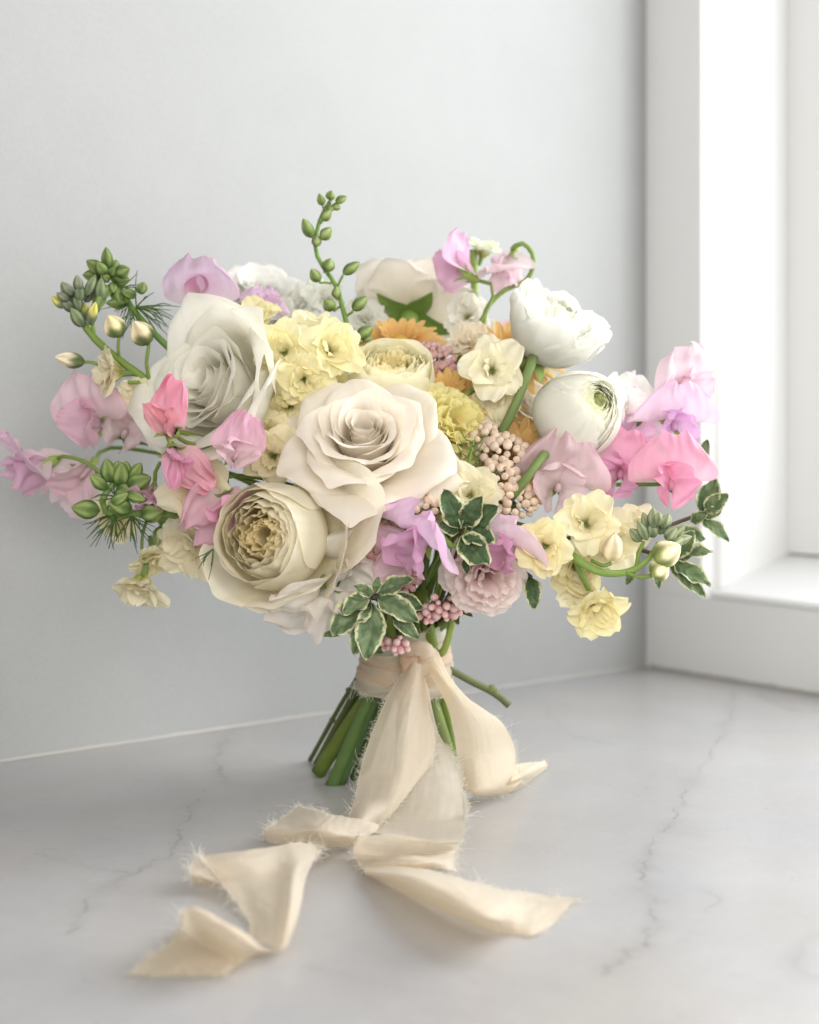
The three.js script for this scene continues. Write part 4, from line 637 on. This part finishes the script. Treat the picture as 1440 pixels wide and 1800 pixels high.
{
  const g = plainThing('variegated_sprig', 'cream edged green sprig hanging in front of the binding at its left', 'foliage', 655, 1055, 0.085);
  line(g, 'twig', [[655, 1052, 0.088], [672, 1040, 0.08], [700, 1060, 0.05], [720, 1110, 0.015]], 0.0012, TWIG);
  const o = { pale: 0.75, dark: [0.10, 0.15, 0.075] };
  leaf(g, [652, 1055, 0.092], [585, 1122, 0.102], 0.62, { ...o, face: V(-0.2, 0.5, 0.9) }); leaf(g, [655, 1062, 0.094], [643, 1164, 0.104], 0.52, { ...o, face: V(0.1, 0.1, 1) }); leaf(g, [650, 1062, 0.090], [622, 1152, 0.094], 0.46, o); leaf(g, [645, 1050, 0.093], [604, 1085, 0.104], 0.66, { ...o, face: V(0, 0.7, 0.8) }); leaf(g, [664, 1052, 0.092], [738, 1098, 0.102], 0.48, { ...o, face: V(0.1, 0.5, 0.9) }); leaf(g, [690, 1085, 0.090], [737, 1126, 0.094], 0.42, o); leaf(g, [665, 1045, 0.090], [730, 1020, 0.095], 0.5, { ...o, face: V(0, 0.6, 0.8) }); leaf(g, [655, 1045, 0.090], [620, 1030, 0.095], 0.55, o); leaf(g, [660, 1042, 0.088], [665, 1012, 0.090], 0.6, o); leaf(g, [690, 1050, 0.075], [745, 1072, 0.078], 0.55, { pale: 0.2 }); leaf(g, [610, 1110, 0.092], [566, 1118, 0.09], 0.35, o);  leaf(g, [664, 1062, 0.088], [680, 1095, 0.094], 0.5, { pale: 0.1 });
}
{
  const g = plainThing('variegated_sprig', 'cream edged variegated sprig fanning out at the far right under the deep pink sweet peas', 'foliage', 1150, 950, 0.03);
  line(g, 'twig', [[1178, 980, 0.04], [1130, 968, 0.04], [1080, 950, 0.035], [980, 950, 0.02], [760, 1080, 0]], 0.0012, TWIG); line(g, 'twig', [[1235, 902, 0.02], [1200, 915, 0.025], [1170, 925, 0.03], [1110, 935, 0.035]], 0.0011, TWIG);
  const o = { pale: 0.55, dark: [0.10, 0.155, 0.07] };
  leaf(g, [1182, 978, 0.045], [1222, 932, 0.05], 0.62, o); leaf(g, [1190, 986, 0.045], [1256, 975, 0.055], 0.5, { ...o, face: V(0, 0.8, 0.6) }); leaf(g, [1182, 990, 0.046], [1248, 1035, 0.055], 0.46, { ...o, face: V(0, 0.6, 0.8) }); leaf(g, [1176, 994, 0.044], [1238, 1052, 0.05], 0.36, o);
  leaf(g, [1232, 902, 0.024], [1258, 838, 0.028], 0.6, o); leaf(g, [1238, 900, 0.026], [1282, 868, 0.03], 0.62, o); leaf(g, [1236, 906, 0.026], [1270, 900, 0.03], 0.7, o); leaf(g, [1232, 912, 0.025], [1280, 955, 0.03], 0.42, { ...o, bow: 0.22 }); leaf(g, [1215, 918, 0.024], [1246, 900, 0.03], 0.6, o); leaf(g, [1228, 890, 0.018], [1240, 860, 0.02], 0.6, o);
  leaf(g, [1190, 935, 0.02], [1240, 950, 0.022], 0.6, o); leaf(g, [1225, 830, 0.012], [1243, 770, 0.016], 0.4, o); leaf(g, [1200, 728, 0.004], [1220, 745, 0.008], 0.8, o); leaf(g, [1126, 925, 0.035], [1094, 908, 0.04], 0.9, { pale: 1, dark: [0.13, 0.19, 0.12] }); leaf(g, [1130, 925, 0.036], [1142, 898, 0.04], 0.5, { pale: 0.1 }); leaf(g, [1112, 1000, 0.04], [1100, 1030, 0.044], 0.5, o); leaf(g, [1152, 1008, 0.04], [1158, 1036, 0.044], 0.5, o); leaf(g, [1118, 752, 0.02], [1140, 705, 0.02], 0.3, o);
}
{
  const g = plainThing('variegated_sprig', 'two cream edged leaves hanging below the cream stock at right', 'foliage', 935, 1000, 0.05);
  line(g, 'twig', [[935, 1015, 0.055], [910, 1000, 0.05], [840, 1040, 0.03], [750, 1100, 0]], 0.0010, TWIG);
  leaf(g, [930, 1012, 0.056], [938, 1074, 0.062], 0.5, { pale: 0.2, bow: 0.2 }); leaf(g, [925, 1012, 0.054], [930, 1044, 0.056], 0.5, { pale: 0.1 }); leaf(g, [995, 1010, 0.05], [1012, 1035, 0.05], 0.5, { pale: 0.2 });
}
{
  const g = plainThing('variegated_sprig', 'small dark leaves just right of the binding under the pink carnation', 'foliage', 800, 1075, 0.04);
  line(g, 'twig', [[795, 1072, 0.04], [770, 1085, 0.03], [745, 1110, 0.012]], 0.0009, TWIG);
  leaf(g, [795, 1076, 0.042], [806, 1100, 0.046], 0.6, { pale: 0.15 }); leaf(g, [800, 1066, 0.042], [832, 1086, 0.048], 0.36, { pale: 0.15 });
}
{
  // plain green leaves inside the bouquet, seen only through the gaps
  const g = plainThing('green_foliage', 'plain dark green leaves in the gaps deep inside the bouquet', 'foliage', 725, 1060, 0.0), rnd = rngOf(91), o = { pale: 0.3, dark: [0.07, 0.125, 0.04], rim: [0.08, 0.14, 0.045] };
  line(g, 'stem', [[735, 860, 0.0], [728, 960, 0.0], [722, 1090, 0]], 0.002, STEM);
  for (let i = 0; i < 46; i++) { const a = -0.2 + rnd() * 3.5, q = 90 + rnd() * 120, x = 720 + Math.cos(a) * q * 1.15, y = 930 - Math.sin(a) * q * 0.95, z = (rnd() - 0.45) * 0.08; leaf(g, [lerp(x, 720, 0.4), lerp(y, 1000, 0.4), z * 0.8], [x + (rnd() - 0.5) * 40, y + (rnd() - 0.5) * 40, z + 0.012], 0.55, { ...o, face: V(rnd() - 0.5, rnd(), 0.8) }); }
  leaf(g, [470, 760, 0.03], [510, 720, 0.04], 0.5, o); leaf(g, [690, 1060, 0.03], [640, 1040, 0.045], 0.5, o); leaf(g, [440, 800, 0.035], [485, 735, 0.045], 0.6, o);
}
// more cut stems of the bunch, fanned out under the binding
{
  const cut = (label, foot, r, col, off) => { const g = thing('cut_stem', label, 'stem'); g.position.copy(P(...foot)); g.updateMatrixWorld(true); const f = P(...foot), b = BIND.clone().add(V(off[0], 0, off[1])); mesh('stem', tube([b.clone().add(V(off[0] * -0.5, 0.035, 0)), b, b.clone().lerp(f, 0.5), f].map(p => toLocal(g, p)), r, col, 20, 10, 0.15), M.stem, g); return g; };
  const a = cut('thinnest cut stem with small knots, outermost at the left of the bundle', [545, 1336, -0.06], 0.0014, [0.10, 0.125, 0.04], [-0.020, 0.002]);
  for (const t of [0.35, 0.62]) mesh('node', paint(new THREE.SphereGeometry(0.0019, 10, 8), () => [0.11, 0.13, 0.045]), M.stem, a).position.copy(toLocal(a, BIND.clone().add(V(-0.020, 0, 0.002)).lerp(P(545, 1336, -0.06), t)));
  cut('brownish cut stem between the two green ones at the left', [598, 1352, -0.03], 0.0020, [0.10, 0.09, 0.05], [-0.010, 0.006]);
  cut('green cut stem ending just left of the hanging ribbon', [622, 1368, -0.012], 0.0026, [0.09, 0.15, 0.05], [-0.004, 0.012]);
  cut('thick olive cut stem right of the front ribbon tail', [797, 1352, -0.02], 0.0038, [0.14, 0.20, 0.03], [0.014, 0.014]);
  cut('green cut stem between the two ribbon tails', [772, 1340, -0.04], 0.0026, [0.09, 0.15, 0.04], [0.006, 0.010]);
  cut('slim green cut stem behind the front ribbon tail', [700, 1360, -0.02], 0.0030, [0.11, 0.17, 0.04], [0.0, 0.012]);
  cut('slim olive cut stem just right of the outermost knotted one', [556, 1342, -0.05], 0.0020, [0.10, 0.13, 0.035], [-0.016, -0.004]);
  cut('green cut stem, lowest cut end of the left fan', [600, 1378, 0.0], 0.0024, [0.07, 0.13, 0.045], [-0.006, 0.014]);
  cut('brownish green cut stem tucked behind the left edge of the hanging ribbon', [636, 1358, -0.02], 0.0027, [0.10, 0.14, 0.04], [-0.002, 0.008]);
  cut('pale green cut stem half hidden behind the right edge of the front ribbon', [760, 1352, -0.01], 0.0026, [0.13, 0.19, 0.05], [0.008, 0.013]);
  const t = thing('cut_stem', 'woody grey green twig sticking out alone to the right of the ribbon', 'stem'); t.position.copy(P(893, 1240, 0.0)); t.updateMatrixWorld(true);
  line(t, 'stem', [[742, 1150, 0.006], [790, 1176, 0.006], [830, 1198, 0.004], [862, 1214, 0.002], [880, 1226, 0.0], [895, 1240, 0.0]], 0.0021, [0.12, 0.14, 0.06], 24);
  mesh('node', paint(new THREE.SphereGeometry(0.0030, 12, 10).scale(1.1, 0.9, 0.9), () => [0.14, 0.17, 0.06]), M.stem, t).position.copy(toLocal(t, P(864, 1212, 0.002)));
}

// ---------------------------------------------------------------- the torn silk ribbon
{
  const R = thing('ribbon', 'frayed peach cream silk ribbon wound round the stems, tails trailing over the marble', 'ribbon');
  R.position.copy(P(714, 1150, 0)); R.position.y = BIND.y; R.updateMatrixWorld(true);
  const SILK = [0.86, 0.77, 0.63], PEACH = [0.87, 0.70, 0.54], PALE = [0.86, 0.81, 0.70], THREAD = [0.90, 0.86, 0.77];
  const cr = (p0, p1, p2, p3, t) => 0.5 * (2 * p1 + (p2 - p0) * t + (2 * p0 - 5 * p1 + 4 * p2 - p3) * t * t + (3 * p1 - p0 - 3 * p2 + p3) * t * t * t);
  const along = (arr, t) => { const n = arr.length - 1, x = clamp(t, 0, 1) * n, i = Math.min(n - 1, Math.floor(x)), f = x - i, g = k => arr[clamp(k, 0, n)]; const q = [g(i - 1), g(i), g(i + 1), g(i + 2)]; return V(cr(q[0].x, q[1].x, q[2].x, q[3].x, f), cr(q[0].y, q[1].y, q[2].y, q[3].y, f), cr(q[0].z, q[1].z, q[2].z, q[3].z, f)); };
  const surf = rows => (u, v) => along(rows.map(r => along(r, u)), v);
  const fibres = (f, edges, seed, len) => {                                  // loose threads along a torn edge: strips three sides round
    const rnd = rngOf(seed), parts = [];
    for (const [which, a, b, dens = 1] of edges) {
      const at = (t, inn) => which === 'u0' ? f(inn, t) : which === 'u1' ? f(1 - inn, t) : which === 'v0' ? f(t, inn) : f(t, 1 - inn);
      let L = 0, prev = at(a, 0); for (let i = 1; i <= 40; i++) { const p = at(lerp(a, b, i / 40), 0); L += p.distanceTo(prev); prev = p; }
      const n = Math.round(L / 0.00018 * dens);
      for (let i = 0; i < n; i++) {
        const t = lerp(a, b, (i + rnd()) / n), many = noise(t * 14, seed, 5.5) + 0.3 * noise(t * 50, seed, 1.5); if (rnd() > 0.62 + 1.3 * many) continue; const p = at(t, 0.0), q = at(t, 0.06), s = at(clamp(t + 0.01, 0, 1), 0), out = p.clone().sub(q).normalize(), tan = s.sub(p); if (tan.lengthSq() < 1e-12) tan.set(1, 0, 0); tan.normalize();
        let d = out.clone().addScaledVector(tan, (rnd() - 0.5) * 2.4).add(V(0, (rnd() - 0.35) * 0.9, (rnd() - 0.5) * 0.6)).normalize(), c = p.clone().lerp(q, rnd() * 0.4); const pts = [toLocal(R, c)], l = len * (0.25 + rnd() * rnd() * 1.3 + (rnd() < 0.04 ? 1.6 : 0)), w = V(rnd() - 0.5, rnd() - 0.5, rnd() - 0.5).multiplyScalar(1.6);
        for (let k = 0; k < 4; k++) { d.addScaledVector(w, 0.55).addScaledVector(tan, (rnd() - 0.5) * 0.8).normalize(); c = c.clone().addScaledVector(d, l / 4); if (c.y < 0.0003) c.y = 0.0003 + rnd() * 0.0008; pts.push(toLocal(R, c)); }
        parts.push(tube(pts, 0.000085, THREAD, 4, 3));
      }
    }
    const m = mesh('frayed_edge', mergeGeometries(parts), M.thread, R); m.userData.kind = 'stuff'; return m;
  };
  const cloth = (name, rows, edges, seed, o = {}) => {
    const f0 = surf(rows), wr = o.wrinkle ?? 0.0010, f = (u, v) => { const p = f0(u, v); p.z += wr * noise(u * 3.2 + seed, v * 4.1, 0.5) + 0.00045 * noise(u * 13, v * 9, seed); p.y += 0.00035 * noise(u * 8, v * 17, seed + 3); p.y += (o.lift ?? 0.6) * wr * noise(u * 3.7, v * 3.3 + seed, 4.5); if (p.y < 0.0004) p.y = 0.0004; return p; };
    const jag = (x, s) => 0.012 * noise(x * 9, s, 0.3) + 0.008 * noise(x * 40, s, 2.2);
    const g = sheet(o.nu ?? 40, o.nv ?? 60, (u, v) => { let a = (u + 1) / 2; const ju = jag(v, seed), e = Math.abs(u); if (e > 0.8) a = clamp(a + Math.sign(u) * ju * (e - 0.8) * 4, 0, 1); const p = toLocal(R, f(a, clamp(v, 0, 1))); return [p.x, p.y, p.z]; },
      (u, v) => { const n = 1 + 0.035 * noise(u * 60, v * 3, seed) + 0.03 * noise(u * 3, v * 90, seed) + 0.02 * noise(u * 4, v * 4, seed); return (o.col ?? SILK).map(c => c * n); });
    mesh(name, g, M.ribbon, R);
    if (edges.length) fibres(f, edges, seed, o.len ?? 0.0046);
  };
  // the binding: bands wound round the stems
  const band = (y0, y1, r0, r1, tilt, col, seed, fray) => {
    const f = (a, v) => { const t = a * 6.283, r = lerp(r0, r1, v) * (1 + 0.035 * noise(Math.cos(t) * 2, Math.sin(t) * 2 + v * 5, seed) + 0.022 * Math.sin(v * 11 + t * 1.2 + seed)); return V((712 - CX) / FP * DIST + Math.cos(t) * r - (1 - v) * 0.0 + lerp(0.0008, -0.0005, v), EYE - (lerp(y0, y1, v) - HY) / FP * DIST + tilt * Math.cos(t) - 0.0035 * Math.sin(t) + 0.0009 * noise(Math.cos(t) * 3, Math.sin(t) * 3, seed + v), Math.sin(t) * r * 0.95); };
    mesh('wrap', sheet(80, 18, (u, v) => { const p = toLocal(R, f((u + 1) / 2, v)); return [p.x, p.y, p.z]; }, (u, v) => { const n = 1 + 0.04 * noise(u * 3, v * 60, seed) + 0.03 * noise(u * 80, v * 4, seed); return col.map(c => c * n); }), M.ribbon, R);
    if (fray) fibres((a, v) => f(a, v), fray, seed, 0.0036);
  };
  band(1098, 1142, 0.0222, 0.0234, 0.0030, PALE, 1, [['v0', 0, 1, 0.3]]);
  band(1128, 1170, 0.0246, 0.0250, 0.0038, SILK, 2, null);
  band(1140, 1186, 0.0252, 0.0262, 0.0010, [0.84, 0.69, 0.54], 3, null);
  band(1158, 1206, 0.0258, 0.0276, -0.0006, [0.82, 0.73, 0.60], 4, [['v1', 0, 1, 1.1]]);
  // knot
  const k0 = P(731, 1162, 0.031);
  const knotGeo = sheet(30, 24, (u, v) => { const a = u * Math.PI, b = (v - 0.5) * Math.PI, r = 0.0080 * (1 + 0.20 * noise(Math.cos(a) * 1.6 + 3, b * 1.4, Math.sin(a) * 1.6) + 0.07 * Math.sin(a * 4 + b * 5)); const p = toLocal(R, k0); return [p.x + Math.cos(a) * Math.cos(b) * r * 0.95, p.y + Math.sin(b) * r * 1.15, p.z + Math.sin(a) * Math.cos(b) * r * 0.7]; }, () => PEACH);
  mesh('knot', knotGeo, M.ribbon, R);
  mesh('knot_loop', tube([P(712, 1150, 0.030), P(726, 1140, 0.036), P(744, 1142, 0.038), P(752, 1158, 0.036), P(742, 1178, 0.036), P(722, 1178, 0.036)].map(p => toLocal(R, p)), t => 0.0030 + 0.0016 * Math.sin(t * 3.1), SILK, 26, 10, 0.25), M.ribbon, R);
  const X = (...a) => a.map(p => P(...p)), Fl = (...a) => a.map(p => F(...p));
  // front tail, the layer in front: falls from the knot and fans out to the stone
  cloth('tail', [X([722, 1168, .036], [728, 1164, .041], [735, 1166, .042], [742, 1168, .040], [747, 1174, .036]), X([704, 1192, .036], [716, 1192, .044], [730, 1196, .047], [742, 1196, .042], [749, 1200, .036]), X([682, 1225, .038], [702, 1230, .049], [722, 1236, .052], [740, 1236, .046], [752, 1240, .040]), X([655, 1285, .046], [682, 1290, .056], [708, 1296, .061], [735, 1296, .055], [764, 1285, .048]), X([636, 1345, .058], [668, 1352, .068], [700, 1356, .073], [730, 1350, .067], [762, 1332, .058]), X([624, 1400, .074], [652, 1408, .083], [682, 1412, .086], [708, 1404, .080], [730, 1380, .070]), [...Fl([612, 1440, .004], [632, 1450, .010]), ...X([655, 1454, .094], [672, 1446, .090], [690, 1430, .085])]], [['u0', 0.1, 1], ['u1', 0.45, 1, 1.3], ['v1', 0.4, 1]], 11, { col: SILK });
  // front tail, the layer behind
  cloth('tail', [X([738, 1196, .034], [744, 1194, .037], [750, 1200, .034], [752, 1205, .031]), X([728, 1262, .038], [745, 1268, .042], [760, 1275, .040], [770, 1285, .036]), X([710, 1330, .048], [742, 1338, .055], [772, 1335, .054], [797, 1330, .046]), X([690, 1395, .066], [728, 1408, .074], [775, 1405, .073], [814, 1388, .062]), [...X([668, 1448, .086], [712, 1456, .090], [768, 1455, .090]), ...X([818, 1440, .080])], Fl([650, 1462, .008], [704, 1474, .006], [766, 1480, .005], [814, 1480, .004])], [['u1', 0.3, 1, 1.4]], 12, { col: [0.82, 0.75, 0.63] });
  // right tail
  cloth('tail', [X([738, 1152, .034], [750, 1140, .038], [766, 1142, .036], [776, 1156, .030]), X([752, 1180, .036], [766, 1176, .042], [782, 1180, .038], [792, 1190, .030]), X([778, 1222, .036], [794, 1218, .044], [812, 1220, .040], [824, 1228, .030]), X([796, 1275, .036], [822, 1272, .046], [850, 1262, .040], [880, 1268, .026]), X([803, 1330, .034], [832, 1332, .044], [866, 1326, .038], [904, 1312, .020]), [...X([806, 1376, .030]), ...Fl([834, 1390, .010], [874, 1378, .012], [908, 1348, .016])], Fl([812, 1388, .002], [850, 1398, .003], [890, 1396, .003], [915, 1376, .008]), ], [['u1', 0.45, 1, 0.8], ['v1', 0, 0.7, 0.9]], 13, { col: [0.87, 0.77, 0.61] });
  cloth('tail', [Fl([884, 1396, .002], [898, 1372, .012], [905, 1345, .014]), Fl([915, 1385, .001], [922, 1362, .011], [925, 1340, .010]), Fl([945, 1364, .001], [945, 1350, .006], [948, 1338, .006]), Fl([962, 1350, .001], [962, 1344, .003], [958, 1337, .004])], [['v1', 0, 1, 0.6]], 14, { col: [0.87, 0.78, 0.62], nv: 30 });
  // the left run over the stone: three loose zigzags
  cloth('tail', [Fl([522, 1416, .010], [494, 1438, .006], [468, 1456, .009], [466, 1474, .001]), Fl([570, 1426, .015], [545, 1450, .016], [520, 1468, .011], [512, 1490, .001]), Fl([600, 1434, .014], [580, 1458, .017], [560, 1474, .010], [550, 1488, .001]), Fl([632, 1444, .010], [612, 1464, .014], [596, 1480, .008], [580, 1492, .001]), Fl([668, 1452, .006], [648, 1470, .008], [632, 1484, .005], [618, 1492, .001])], [['v0', 0, 1, 1.2], ['u1', 0, 1, 0.9], ['u0', 0, 0.3, 0.6]], 21, { lift: 2 });
  cloth('tail', [Fl([349, 1503, .012], [420, 1496, .016], [490, 1487, .015], [532, 1482, .013], [566, 1486, .008]), Fl([362, 1520, .012], [424, 1516, .014], [488, 1512, .013], [526, 1512, .013], [552, 1512, .008]), Fl([384, 1548, .006], [436, 1546, .008], [486, 1546, .009], [516, 1550, .013], [537, 1548, .006]), Fl([412, 1585, .003], [450, 1588, .005], [486, 1592, .007], [510, 1594, .014], [530, 1590, .007]), Fl([438, 1620, .002], [462, 1626, .003], [484, 1630, .006], [504, 1632, .012], [520, 1628, .007]), Fl([430, 1655, .002], [455, 1660, .002], [478, 1664, .003], [496, 1666, .006], [508, 1664, .003])], [['u0', 0, 0.8, 1.2], ['u1', 0, 0.2, 1.2], ['v0', 0.6, 1, 0.9]], 22, { lift: 1.5 });
  cloth('tail', [Fl([352, 1506, .010], [338, 1522, .011], [336, 1540, .008], [344, 1557, .001]), Fl([372, 1514, .009], [366, 1526, .010], [368, 1544, .007], [376, 1560, .001]), Fl([404, 1530, .004], [408, 1540, .005], [412, 1554, .003], [412, 1566, .001])], [['v0', 0, 1, 1.3]], 23, { nu: 24, nv: 24 });
  cloth('tail', [Fl([222, 1712, .001], [262, 1682, .002], [300, 1655, .002], [318, 1628, .003], [320, 1602, .019], [342, 1595, .023], [366, 1606, .014], [372, 1622, .002]), Fl([285, 1715, .001], [312, 1694, .002], [340, 1672, .002], [356, 1652, .003], [360, 1622, .021], [382, 1614, .025], [402, 1626, .015], [408, 1642, .002]), Fl([345, 1715, .001], [364, 1700, .001], [382, 1686, .002], [394, 1672, .003], [402, 1648, .016], [420, 1638, .019], [438, 1646, .011], [444, 1658, .002]), Fl([390, 1715, .001], [398, 1706, .001], [408, 1698, .002], [418, 1686, .002], [430, 1670, .009], [446, 1662, .011], [462, 1666, .006], [474, 1670, .001]), Fl([402, 1704, .001], [412, 1699, .001], [424, 1692, .001], [438, 1684, .002], [456, 1676, .004], [474, 1672, .004], [492, 1671, .002], [506, 1669, .001])], [['u0', 0, 1, 0.5], ['v0', 0, 0.6, 0.9]], 24, { nu: 70, nv: 36 });
  // the right run over the stone
  cloth('tail', [Fl([630, 1466, .012], [690, 1469, .018], [750, 1475, .017], [812, 1481, .006]), Fl([626, 1480, .008], [690, 1484, .012], [748, 1487, .012], [806, 1490, .004]), Fl([622, 1496, .004], [686, 1502, .002], [744, 1500, .003], [800, 1500, .003]), Fl([630, 1514, .004], [690, 1510, .009], [744, 1508, .011], [800, 1514, .005]), Fl([645, 1532, .002], [696, 1528, .005], [748, 1526, .006], [802, 1530, .003])], [['u0', 0, 1, 1.2], ['u1', 0.1, 1, 1.3]], 25, { nu: 50, lift: 1.4 });
  cloth('tail', [Fl([640, 1524, .003], [640, 1530, .006], [644, 1536, .004], [650, 1540, .001]), Fl([716, 1520, .006], [708, 1530, .013], [700, 1544, .013], [692, 1560, .001]), Fl([786, 1535, .006], [776, 1552, .017], [764, 1572, .017], [752, 1590, .001]), Fl([836, 1548, .004], [830, 1572, .018], [822, 1598, .019], [812, 1616, .002]), Fl([876, 1560, .003], [876, 1584, .015], [868, 1614, .017], [862, 1636, .002]), Fl([920, 1567, .002], [918, 1588, .005], [906, 1618, .006], [896, 1640, .001]), Fl([968, 1574, .001], [962, 1592, .002], [944, 1624, .003], [928, 1645, .001]), Fl([1017, 1578, .001], [1000, 1594, .001], [972, 1622, .001], [944, 1643, .001])], [['u0', 0.1, 0.95, 0.8], ['v1', 0, 1, 0.5]], 26, { nu: 44, lift: 1.2 });
}

renderer.render(scene, camera);
